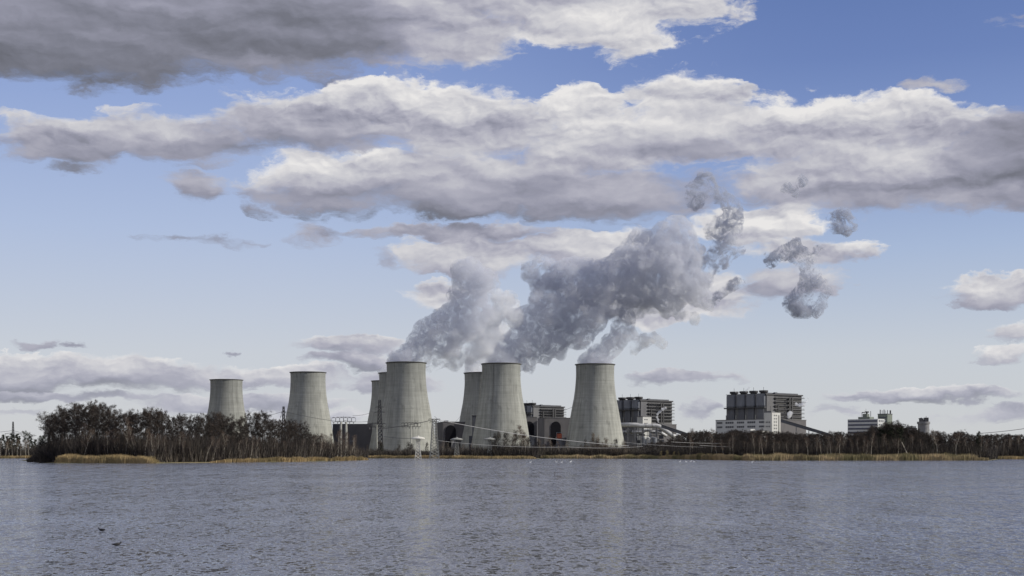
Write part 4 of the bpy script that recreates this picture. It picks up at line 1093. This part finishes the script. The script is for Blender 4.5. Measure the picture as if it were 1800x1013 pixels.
# dark overhanging tree on the left tip
e = plant_tree('spreadtwig', 0, X(82, 742), 742, Z(732, 742) - .3, 'overhanging_tree', lean=-.02, wide=1.0)
tag(e, 'lone tree with tiered crown on the extreme left tip of the wood', 'tree')
e = plant_tree('brushbrush', 0, X(74, 745), 745, 11.0, 'bush', wide=1.15); tag(e, 'dark bush overhanging the water at the left tip of the wood', 'bush')
e = plant_tree('brushbrush', 1, X(89, 728), 728, 8.5, 'bush', wide=1.1); tag(e, 'rounded dark bush against the left end of the tall reed bed', 'bush')
thicket('undergrowth', 'black brushwood drooping over the water at the left tip', [(48, 806), (58, 800), (68, 788), (80, 780), (96, 786), (102, 806)], 12, 1.0, 3000, 'brush', 61, .2, shore=[(48, 745), (80, 728), (102, 712)], lean=.4)

# forest at the far left
ffl = [(-200, 768), (0, 766), (20, 764), (40, 758), (52, 766), (70, 766), (90, 770)]
sfl = [(-200, 1440), (100, 1440)]
items = []
px = -180
while px < 110:
    Y = 1450 + rnd.uniform(0, 60); items.append((rnd.choice(['pinepine', 'pinepine', 'aldertwig']), rnd.randrange(8), X(px, Y), Y, Z(interp(ffl, px) + rnd.uniform(-2, 7), Y), rnd.uniform(0, 6), 1.0)); px += rnd.uniform(4, 8)
mass('woods', 'distant dark green forest at the far left behind the wood', items, ['bark', 'pine'])
thicket('undergrowth', 'dark undergrowth of the distant forest at the far left', [(-200, 778), (60, 776), (110, 778)], 60, 1.0, 6000, 'brush', 8, .35, shore=sfl)
rows = []
for px in (2, 9, 16, 22, 30, 37, 45, 51):
    Y = 1428 + rnd.uniform(0, 8); e = plant_tree('birchbtwig', len(rows), X(px, Y), Y, 17 + rnd.uniform(-2, 3), 'birch_tree', lean=rnd.gauss(0, .04)); rows.append((px, e, 'on the distant far left shore'))
name_row(rows, 'birch', 'birches on the distant left shore', '%s small birch from the left %s')

# ---- middle of the far shore
SHM = [(630, 1432), (760, 1424), (820, 1330), (942, 1330), (960, 1385), (1090, 1345), (1190, 1245), (1250, 1100), (1320, 1002), (1500, 1002), (1740, 1015), (1756, 1225), (1990, 1240)]
MID = [(636, 790), (650, 786), (668, 782), (676, 788), (700, 787), (715, 782), (730, 786), (760, 790), (765, 780), (800, 782), (860, 780), (880, 776), (930, 775), (960, 778), (1000, 782), (1040, 780), (1100, 778), (1120, 784), (1190, 782), (1205, 770)]
thicket('undergrowth', 'dark brush along the far shore below the cooling towers', MID, 60, 1.0, 30000, 'brush', 9, .22, shore=SHM)
thicket('undergrowth', 'pale brown scrub below the rightmost steaming tower', [(1008, 792), (1025, 782), (1040, 776), (1060, 774), (1080, 780), (1100, 784), (1112, 794)], 22, 1.05, 5000, 'palebrush', 10, .13, shore=SHM)
rows = []
for px, top, key in [(645, 784, 'brushbrush'), (668, 777, 'brushbrush'), (700, 784, 'brushbrush'), (718, 780, 'brushbrush'), (724, 782, 'brushbrush'), (750, 780, 'brushbrush'), (785, 780, 'brushbrush'),
                     (868, 766, 'brushbrush'), (877, 763, 'brushbrush'), (890, 763, 'brushbrush'), (905, 762, 'brushbrush'), (918, 764, 'brushbrush'), (928, 772, 'brushbrush'), (945, 778, 'brushbrush'),
                     (1042, 766, 'brushpalebrush'), (1052, 772, 'brushpalebrush'), (1066, 774, 'brushpalebrush'), (1082, 774, 'brushbrush'), (1095, 778, 'brushpalebrush'), (1030, 776, 'brushbrush')]:
    Y = interp(SHM, px) + rnd.uniform(2, 24); e = plant_tree(key, len(rows), X(px, Y), Y, Z(top, Y) - .3, 'bush', wide=rnd.uniform(.5, .75))
    z = 'below the overlapping towers' if px < 730 else 'between the mushroom pylons' if px < 840 else 'in front of the middle steaming tower' if px < 960 else 'in front of the rightmost steaming tower'
    rows.append((px, e, z))
name_row(rows, 'bush', 'bushes of the far shore below the towers', '%s tall bush from the left %s')
rows = []
for px, top in [(884, 768), (898, 764), (912, 750), (917, 758), (924, 765), (952, 772), (971, 768), (984, 776), (1002, 776), (956, 782), (1046, 776), (1058, 778), (1072, 780), (1024, 782), (830, 780), (812, 782), (778, 776)]:
    Y = interp(SHM, px) + rnd.uniform(0, 10); e = plant_tree('birchbtwig', len(rows) + 2, X(px, Y), Y, (Z(top, Y) - .3), 'birch_tree', lean=rnd.gauss(0, .08), wide=1.0)
    z = 'between the mushroom pylons' if px < 840 else 'in front of the middle steaming tower' if px < 940 else 'below the arched hall' if px < 1010 else 'in front of the rightmost steaming tower'
    rows.append((px, e, z))
name_row(rows, 'birch', 'young birches on the far shore below the towers', '%s slim birch from the left %s')
rows = []
for px, s in ((1165, 5.6), (1176, 6.4), (1188, 5.4), (1196, 5.2)):
    Y = 1215 + rnd.uniform(0, 6); e = plant_tree('brushyellowbush', len(rows), X(px, Y), Y + 12, s, 'bush', wide=1.0); rows.append((px, e, 'on the meadow below the pipe'))
name_row(rows, 'bush', 'yellow bushes on the meadow', '%s yellowish bush from the left %s')

# ---- right hand woods
RT = [(1100, 786), (1130, 783), (1170, 776), (1188, 770), (1205, 764), (1240, 761), (1262, 764), (1300, 759), (1330, 760), (1352, 763), (1400, 765), (1450, 766), (1478, 762), (1500, 766), (1530, 758),
      (1545, 752), (1560, 748), (1575, 748), (1592, 755), (1612, 760), (1640, 768), (1650, 758), (1662, 768), (1688, 762), (1720, 768), (1760, 766), (1800, 766), (1960, 764)]
items = []
for r_ in range(4):
    px = 1112 + r_ * 2
    while px < 1960:
        Y = interp(SHM, px) + 30 + r_ * 30 + rnd.uniform(-10, 10)
        items.append(('aldertwig', rnd.randrange(8), X(px, Y), Y, Z(interp(RT, px) + rnd.choice([0, 1, 2, 4, 8]), Y), rnd.uniform(0, 6), 1.15)); px += rnd.uniform(5.5, 9.5)
mass('woods', 'broad dark leafless wood behind the right hand birches', items, ['bark', 'twig'])
thicket('undergrowth', 'pale thin stems all along the edge of the right hand wood', [(a, b + 10) for a, b in RT], 24, 1.0, 7500, 'palebrush', 13, .07, shore=SHM, lean=.06)
thicket('undergrowth', 'dark reddish brushwood filling the right hand wood', [(a, b + 6) for a, b in RT], 90, 1.0, 60000, 'brush', 12, .20, shore=SHM)
def zone_right(px):
    for lim, z in ((1255, 'left of the long white office'), (1345, 'below the long white office'), (1420, 'below the four-vent boiler house'), (1490, 'between boiler house and striped office'),
                   (1570, 'below the striped office block'), (1640, 'below the round silo'), (1742, 'right of the silo'), (3000, 'at the far right edge of the shore')):
        if px < lim: return z
rows = []
for px, top, ln in [(1212, 758, .25), (1250, 758, .05), (1218, 772, -.1), (1262, 776, -.4), (1268, 780, .2), (1274, 776, -.25), (1283, 772, .02), (1290, 764, .03), (1307, 778, .25), (1314, 780, -.12), (1327, 764, 0), (1335, 776, .05),
                    (1343, 770, 0), (1347, 768, -.04), (1362, 776, .05), (1371, 778, .0), (1384, 778, -.05), (1400, 776, .02), (1420, 772, 0), (1434, 772, -.04), (1444, 776, -.15), (1456, 776, .03), (1463, 770, -.02), (1470, 774, .06),
                    (1476, 768, 0), (1482, 770, .03), (1500, 775, -.04), (1508, 772, .0), (1517, 770, .02), (1522, 776, .04), (1531, 764, .0), (1552, 766, 0), (1560, 774, -.06), (1573, 776, -.12), (1578, 774, .1), (1604, 768, 0),
                    (1622, 774, .03), (1700, 772, -.02), (1707, 778, .05), (1724, 770, .0), (1730, 776, .03), (1735, 776, -.02), (1750, 776, .01), (1762, 774, -.02), (1772, 770, .04), (1778, 772, 0), (1790, 768, -.05), (1796, 770, .03)]:
    Y = interp(SHM, px) + rnd.uniform(-4, 12); e = plant_tree('birchbtwig', len(rows), X(px, Y), Y, (Z(top, Y) - .3) * 1.06, 'birch_tree', lean=ln * .7, wide=.95)
    rows.append((px, e, zone_right(px)))
name_row(rows, 'birch', 'pale trunked birches of the right hand shore', '%s pale birch from the left %s')
rows = []
px = 1196
while px < 1835:
    Y = interp(SHM, px) + rnd.uniform(6, 26); h = Z(interp(RT, px) + rnd.choice([-3, -1, 0, 3, 8]), Y) - .3
    e = plant_tree('aldertwig', len(rows) + 3, X(px, Y), Y, h, 'leafless_tree', lean=rnd.gauss(0, .03), wide=1.0); rows.append((px, e, zone_right(px))); px += rnd.uniform(6, 15)
name_row(rows, 'tree', 'dark leafless trees of the right hand wood', '%s dark leafless tree from the left %s')
# conspicuous single trees
for px, top, key, i, wd, nm, lab, cat in [(1650, 757, 'birchbtwig', 1, 1.7, 'birch_tree', 'white many-branched birch standing out right of the silo above the reeds', 'birch'),
                              (1680, 762, 'birchbtwig', 4, 1.5, 'birch_tree', 'forked pale tree with spreading limbs right of the many-branched birch', 'birch'),
                              (1642, 776, 'pinepine', 0, .9, 'conifer', 'small dark evergreen at the foot of the many-branched birch', 'conifer'),
                              (1566, 746, 'pinepine', 1, 1.5, 'pine_tree', 'dark rounded pine covering the foot of the striped office', 'pine'),
                              (1578, 750, 'pinepine', 2, 1.4, 'pine_tree', 'dark pine just left of the silo houses', 'pine'),
                              (1556, 752, 'pinepine', 0, 1.4, 'pine_tree', 'dark pine right below the striped window bands', 'pine'),
                              (1720, 758, 'pinepine', 1, .8, 'pine_tree', 'thin dark treetop poking above the woods right of the silo', 'pine'),
                              (670, 778, 'pinepine', 2, .9, 'conifer', 'small dark conifer below the overlapping cooling towers', 'conifer')]:
    Y = interp(SHM, px) + (1 if 'birch' in nm else 14); e = plant_tree(key, i, X(px, Y), Y, Z(top, Y) - .3, nm, wide=wd); tag(e, lab, cat)
e = empty('snag', (X(1590, 1008), 1008, .3)); tag(e, 'pale bare dead trunk leaning left in front of the right woods', 'dead tree')
b = MB(); b.path([P(1594, 797, 1008), P(1590, 788, 1008), P(1585, 777, 1008)], [.42, .34, .2], 6); b.path([P(1590, 788, 1008), P(1588, 783, 1006)], [.15, .08], 5)
b.build('trunk', M['birch'], e)

# ------------------------------------------------------------------ steam
def steam_mat(name, dens, col=(0.93, 0.94, 0.96), aniso=0.35, noise=None, step=1.0, curl=False):
    m = bpy.data.materials.new(name); m.use_nodes = True
    nt = m.node_tree; t = NT(nt)
    for n in list(nt.nodes): nt.nodes.remove(n)
    out = t.new('ShaderNodeOutputMaterial'); v = t.new('ShaderNodeVolumePrincipled')
    v.inputs['Color'].default_value = col + (1,); v.inputs['Anisotropy'].default_value = aniso
    v.inputs['Density'].default_value = dens
    if curl:                                             # thin curling sheets, broken up by a second noise
        pos = t.new('ShaderNodeNewGeometry').outputs['Position']
        n1 = t.noise(pos, 0.050, 4, 0.62, dist=1.6)
        sheet = t.maprange(t.math('ABSOLUTE', t.math('SUBTRACT', n1, 0.5)), 0.015, 0.085, 1.0, 0.0)
        brk = t.maprange(t.noise(pos, 0.045, 4, 0.62, dist=0.8), 0.43, 0.57)
        t.link(t.math('MULTIPLY', t.math('MULTIPLY', sheet, brk), dens), v.inputs['Density'])
    if noise:
        sc_, lo, hi = noise
        pos = t.new('ShaderNodeNewGeometry').outputs['Position']
        n1 = t.noise(pos, sc_, 5, 0.64, dist=1.0)
        t.link(t.math('MULTIPLY', t.maprange(n1, lo, hi), dens), v.inputs['Density'])
    t.link(v.outputs[0], out.inputs['Volume'])
    m.cycles.homogeneous_volume = noise is None and not curl
    try: m.cycles.volume_step_rate = step
    except Exception: pass
    return m
SM_DENSE = steam_mat('dense_steam', 0.17, (0.795, 0.812, 0.868), 0.20, noise=(0.11, 0.41, 0.60), step=1.0)  # albedo lowered so the colour itself carries the cloud shade on the plumes
SM_WISP = steam_mat('thin_steam', 0.30, (0.58, 0.61, 0.70), 0.1, curl=True)  # darker still: shade on the scraps against bright cloud is in the colour
SM_VEIL = steam_mat('veil_steam', 0.16, (0.95, 0.96, 0.98), 0.2, noise=(0.06, 0.42, 0.62), step=1.0)
def plume(name, label, blobs, Y, mat_, voxel=1.6, disp=((44, 9.0), (20, 7.0), (9, 3.6), (4, 1.4)), seed=0, group=None, cat='steam', flat=0.9):
    """blobs: (px, py, radius px, dY). Union of balls, skinned by voxel remesh, roughened into billows."""
    bm = bmesh.new()
    for (px, py, r, dy) in blobs:
        c = P(px, py, Y + dy); rr = r / F * Y
        g = bmesh.ops.create_icosphere(bm, subdivisions=3, radius=rr)
        for v in g['verts']: v.co = Vector((v.co.x, v.co.y * flat, v.co.z)) + c
    me = bpy.data.meshes.new(name); bm.to_mesh(me); bm.free()
    o = bpy.data.objects.new(name, me); sc.collection.objects.link(o)
    def remesh(me_in):
        o.data = me_in
        md = o.modifiers.new('remesh', 'REMESH'); md.mode = 'VOXEL'; md.voxel_size = voxel; md.use_smooth_shade = False
        dg = bpy.context.evaluated_depsgraph_get(); out = bpy.data.meshes.new_from_object(o.evaluated_get(dg)); o.modifiers.clear()
        return out
    m2 = remesh(me)
    for li, (size, amp) in enumerate(disp):
        n = len(m2.vertices); co = np.empty(n * 3); m2.vertices.foreach_get('co', co); co = co.reshape(-1, 3)
        no = np.empty(n * 3); m2.vertices.foreach_get('normal', no); no = no.reshape(-1, 3)
        d = np.empty(n)
        for i in range(n):
            p = Vector(co[i]) / size + Vector((seed, 0, 0))
            d[i] = 0.55 - min(1.2, mnoise.voronoi(p)[0][0]) + 0.35 * mnoise.noise(p * 1.7)
        co = co + no * (d * amp)[:, None]
        m2.vertices.foreach_set('co', co.ravel()); m2.update()
        if li < len(disp) - 1: m2 = remesh(m2)          # heal the folds before the next, finer billows
    m2.name = name; m2.materials.clear(); m2.materials.append(mat_)
    ctr = co.mean(axis=0); m2.vertices.foreach_set('co', (co - ctr).ravel()); m2.update()
    o.data = m2; o.location = ctr
    bpy.data.meshes.remove(me)
    return tag(o, label, cat, group)
GS = 'steam plumes above the cooling towers'
Ye, Yg, Yh, Yf = TOWERS['e'][1], TOWERS['g'][1], TOWERS['h'][1], TOWERS['f'][1]
plume('steam_plume', 'grey white steam plume rising from the big left steaming tower', [
    (714, 640, 32, 0), (712, 622, 18, 0), (728, 622, 25, 0), (735, 600, 20, 5), (752, 604, 28, 5), (765, 585, 25, 0), (772, 612, 22, 5), (782, 572, 28, 5), (795, 590, 26, 0), (802, 555, 28, 5), (745, 580, 16, 0),
    (815, 535, 26, 0), (822, 510, 24, 8), (820, 488, 28, 5), (830, 472, 20, 0), (810, 476, 18, 0), (848, 496, 28, 0), (866, 494, 18, 0), (800, 520, 16, 0), (836, 530, 24, 0), (832, 560, 26, 0), (852, 545, 18, 0), (850, 520, 16, 0), (815, 590, 20, 0), (790, 612, 18, 0), (800, 614, 14, 0), (750, 632, 14, 0)],
    Ye + 10, SM_DENSE, seed=1, group=GS)
plume('steam_plume', 'largest grey steam plume leaning right from the middle steaming tower', [
    (881, 642, 32, 0), (884, 620, 20, 0), (905, 622, 26, 5), (925, 605, 30, 0), (905, 596, 20, 0), (938, 622, 20, 0), (950, 590, 36, 5), (975, 600, 26, 0), (925, 570, 24, 0), (955, 560, 34, 0), (985, 570, 38, 10), (1015, 585, 26, 0),
    (965, 525, 34, 0), (1000, 530, 42, 8), (1035, 555, 34, 0), (1045, 510, 44, 5), (1000, 490, 34, 0), (965, 500, 22, 0), (1040, 480, 30, 0), (1080, 530, 30, 5), (1075, 490, 36, 0), (1110, 500, 44, 5), (1105, 460, 34, 0),
    (1140, 460, 42, 0), (1135, 500, 38, 5), (1165, 430, 38, 0), (1190, 415, 30, 0), (1170, 470, 44, 0), (1205, 455, 38, 5), (1180, 510, 34, 0), (1215, 500, 36, 0), (1235, 525, 20, 0), (1245, 490, 18, 0), (1130, 420, 20, 0),
    (1210, 425, 20, 0), (1250, 540, 10, 0), (930, 645, 10, 0), (955, 632, 12, 0), (985, 622, 10, 0)],
    Yg + 20, SM_DENSE, seed=2, group=GS, voxel=1.8, disp=((55, 12.0), (24, 9.0), (10, 4.2), (5, 1.6)))
plume('steam_plume', 'small slanting steam plume above the rightmost steaming tower', [
    (1046, 644, 31, 0), (1052, 628, 22, 0), (1066, 618, 20, 0), (1078, 604, 20, 3), (1092, 590, 20, 0), (1102, 574, 17, 0), (1104, 556, 15, 0), (1085, 575, 13, 0), (1114, 590, 11, 0), (1098, 540, 15, 0)],
    Yh + 5, SM_DENSE, seed=3, group=GS, disp=((18, 5.0), (8, 3.0), (4, 1.4)))
plume('steam_plume', 'thin steam rising from the half hidden tower behind the middle one', [
    (842, 660, 26, 0), (838, 640, 20, 0), (850, 625, 24, 0), (862, 600, 24, 0), (872, 578, 26, 0), (880, 555, 22, 0), (860, 560, 18, 0), (900, 545, 18, 0), (888, 530, 18, 0), (845, 600, 16, 0)],
    Yf + 10, SM_VEIL, seed=4, group=GS)
plume('steam_plume', 'faint steam wisp over the tower behind the big left steaming tower', [
    (690, 658, 20, 0), (672, 655, 9, 0), (692, 645, 16, 0), (706, 636, 14, 0)],
    TOWERS['d'][1], SM_VEIL, seed=5, group=GS, disp=((12, 3), (6, 2)))
WS = 'detached scraps of steam drifting off the plumes'
def wisp(label, blobs, mat_=None, seed=0, Y=None, disp=((12, 4.0), (6, 3.0), (3, 1.4))):
    if mat_ is None or mat_ is SM_WISP: blobs = [(px, py, r * 1.35, dy) for (px, py, r, dy) in blobs]
    plume('steam_wisp', label, blobs, Y or Yg + 30, mat_ or SM_WISP, voxel=1.3, seed=seed, group=WS, disp=disp)
wisp('pale broken steam hanging between the two left plumes', [(770, 640, 12, 0), (785, 628, 18, 0), (805, 612, 22, 0), (820, 590, 24, 0), (840, 580, 22, 0), (800, 640, 14, 0), (825, 625, 18, 0), (850, 612, 20, 0), (865, 590, 20, 0), (862, 560, 20, 0), (882, 545, 18, 0), (895, 525, 16, 0), (905, 560, 18, 0), (872, 520, 14, 0), (755, 648, 9, 0)], SM_VEIL, 11, Ye + 30)
wisp('small lump of steam on top of the largest plume at its left', [(935, 480, 20, 0), (950, 462, 14, 0), (965, 470, 16, 0), (925, 470, 9, 0), (945, 500, 16, 0), (968, 490, 22, 0)], SM_DENSE, 12)
wisp('tall ragged steam column curling up above the largest plume', [
    (1222, 355, 13, 0), (1222, 338, 14, 0), (1240, 318, 13, 0), (1248, 332, 12, 0), (1262, 342, 12, 0), (1280, 355, 12, 0), (1292, 368, 11, 0), (1288, 385, 15, 0), (1270, 400, 17, 0), (1252, 408, 12, 0), (1292, 405, 12, 0), (1275, 425, 16, 0),
    (1262, 445, 14, 0), (1295, 440, 11, 0), (1250, 465, 14, 0), (1272, 460, 10, 0), (1238, 485, 14, 0), (1228, 350, 9, 0)], SM_WISP, 13)
wisp('short ragged steam streamer at the right end of the largest plume', [(1262, 520, 8, 0), (1274, 512, 8, 0), (1286, 503, 9, 0), (1297, 497, 8, 0), (1252, 530, 7, 0)], SM_WISP, 14)
wisp('ragged dark steam scrap shaped like a hook in the right sky', [
    (1356, 456, 11, 0), (1372, 448, 10, 0), (1390, 440, 13, 0), (1405, 450, 14, 0), (1418, 462, 12, 0), (1425, 480, 14, 0), (1420, 500, 14, 0), (1410, 520, 14, 0), (1400, 535, 17, 0), (1415, 542, 15, 0), (1432, 545, 12, 0), (1445, 530, 9, 0), (1452, 512, 9, 0),
    (1445, 500, 9, 0), (1438, 440, 8, 0), (1400, 428, 8, 0)], SM_WISP, 15)
wisp('round ragged steam scrap high in the right sky', [(1466, 385, 11, 0), (1480, 378, 11, 0), (1494, 392, 11, 0), (1486, 402, 11, 0), (1470, 398, 10, 0), (1500, 400, 7, 0)], SM_WISP, 16)
wisp('tiny steam flecks beside the bank right of the tall column', [(1384, 332, 8, 0), (1410, 318, 9, 0), (1398, 340, 7, 0), (1402, 330, 6, 0)], SM_WISP, 17)
wisp('thin pale steam veil to the right of the small plume', [(1120, 545, 16, 0), (1145, 535, 18, 0), (1170, 545, 16, 0), (1195, 550, 14, 0), (1220, 560, 12, 0), (1130, 600, 14, 0), (1150, 596, 12, 0), (1165, 605, 10, 0), (1115, 615, 10, 0)], SM_VEIL, 18, Yh + 30)
# small exhausts of the boiler houses
SM_PUFF = steam_mat('puff_steam', 0.35)
def puff(label, blobs, Y, seed):
    plume('exhaust_puff', label, blobs, Y, SM_PUFF, voxel=.7, seed=seed, group='small exhaust puffs at the boiler houses', disp=((6, 1.5), (3, .8)))
puff('white ball of steam in front of the four-vent boiler house', [(1388, 729, 5.0, 0), (1390, 726, 4, 0), (1386, 733, 3.2, 0)], 1885, 21)
puff('curling white steam tongue in front of the boiler house above the pipe', [(1157, 738, 2.6, 0), (1155, 733, 2.6, 0), (1156, 728, 2.8, 0), (1160, 724, 3.0, 0), (1165, 720, 3.0, 0), (1158, 742, 2.0, 0), (1170, 717.5, 2, 0)], 2020, 22)
puff('dark curl of exhaust above the second vent of the four-vent boiler house', [(1313, 686, 1.8, 0), (1315, 683.5, 2, 0), (1317, 681.5, 1.8, 0), (1311, 688, 1.4, 0)], 1930, 23)
puff('small exhaust flecks above the first vent of the four-vent boiler house', [(1293, 689.5, 1.2, 0), (1297, 688, 1.4, 0), (1290, 690.5, 1, 0)], 1940, 24)
puff('steam drifting from the right side of the four-vent boiler house', [(1412, 711, 4, 0), (1417, 706, 3.2, 0), (1420, 700, 2.4, 0), (1406, 713, 4, 0), (1400, 711, 3, 0)], 1890, 25)
puff('thin exhaust flecks above the boiler house with the silver pipe', [(1131, 695, 1.2, 0), (1133, 692.5, 1.4, 0), (1139, 693.5, 1, 0)], 2060, 26)

# ------------------------------------------------------------------ birds and a post on the lake
def bird_mesh(L, kind):
    """one continuous skinned body, beak towards +X, waterline at z = 0"""
    v = [(-.50, 0, .20), (-.34, 0, .15), (-.05, 0, .14), (.22, 0, .15), (.36, 0, .24)]
    r = [(.03, .03), (.13, .09), (.19, .19), (.16, .16), (.09, .08)]
    if kind == 'swan':
        v += [(.40, 0, .38), (.33, 0, .52), (.36, 0, .66), (.46, 0, .68), (.55, 0, .63)]; r += [(.05, .05), (.042, .042), (.042, .042), (.055, .055), (.02, .02)]
    else:
        v += [(.40, 0, .32), (.44, 0, .38), (.56, 0, .35)]; r += [(.07, .07), (.075, .075), (.02, .02)]
    me = bpy.data.meshes.new('bird'); me.from_pydata([tuple(c * L for c in p) for p in v], [(i, i + 1) for i in range(len(v) - 1)], [])
    o = bpy.data.objects.new('bird', me); sc.collection.objects.link(o)
    sk = o.modifiers.new('skin', 'SKIN'); sb = o.modifiers.new('sub', 'SUBSURF'); sb.levels = 2; sb.render_levels = 2
    for i, s in enumerate(me.skin_vertices[0].data): s.radius = (r[i][0] * L, r[i][1] * L); s.use_root = (i == 0)
    dg = bpy.context.evaluated_depsgraph_get(); m2 = bpy.data.meshes.new_from_object(o.evaluated_get(dg))
    m2.polygons.foreach_set('use_smooth', [True] * len(m2.polygons))
    bpy.data.objects.remove(o); bpy.data.meshes.remove(me); return m2
sw = bird_mesh(1.3, 'swan'); sw.materials.append(M['swan'])
ct = bird_mesh(0.50, 'coot'); ct.materials.append(M['coot'])
def bird(px, py, me, name, label, cat, rz, group):
    Y = YW(py); o = bpy.data.objects.new(name, me); sc.collection.objects.link(o); o.location = (X(px, Y), Y, 0); o.rotation_euler = (0, 0, rz); tag(o, label, cat, group); return o
G = 'white swans near the far shore'
for px, py, lab, rz in [(932, 813.5, 'white swan alone on the water below the pale reed point', 0), (978, 813, 'left swan of the trio right of the pale reed point', 3), (987, 813.5, 'middle swan of the trio right of the pale reed point', 0),
                        (1003, 812.5, 'right swan of the trio right of the pale reed point', .4), (1195, 812, 'leftmost swan of the group near the brown reed belt', 0), (1206, 812.5, 'swan just right of the leftmost one near the reed belt', 3),
                        (1214, 811.8, 'swan second from the right near the reed belt', 0), (1220, 812.3, 'rightmost swan of the group near the brown reed belt', 2.8), (1322, 813.2, 'single small white swan below the right hand reed belt', 0)]:
    bird(px, py, sw, 'swan', lab, 'swan', rz, G)
bird(205, 959.5, ct, 'coot', 'black coot nearer the viewer, head raised, on the open lake', 'water bird', .5, 'two black coots on the lake')
bird(179, 933.5, ct, 'coot', 'black coot farther out and slightly left on the open lake', 'water bird', 2.9, 'two black coots on the lake')
Y = YW(837); b = MB(); b.bar((X(975, Y), Y, -.4), (X(975, Y) + .05, Y, 1.0), .07, .05, n=6); b.bar((X(975, Y) - .12, Y, .8), (X(975, Y) + .14, Y, .84), .03)
tag(b.build('wooden_post', M['wood'], origin=(X(975, Y), Y, -.4)), 'thin dark post sticking out of the lake below the trio of swans', 'post')
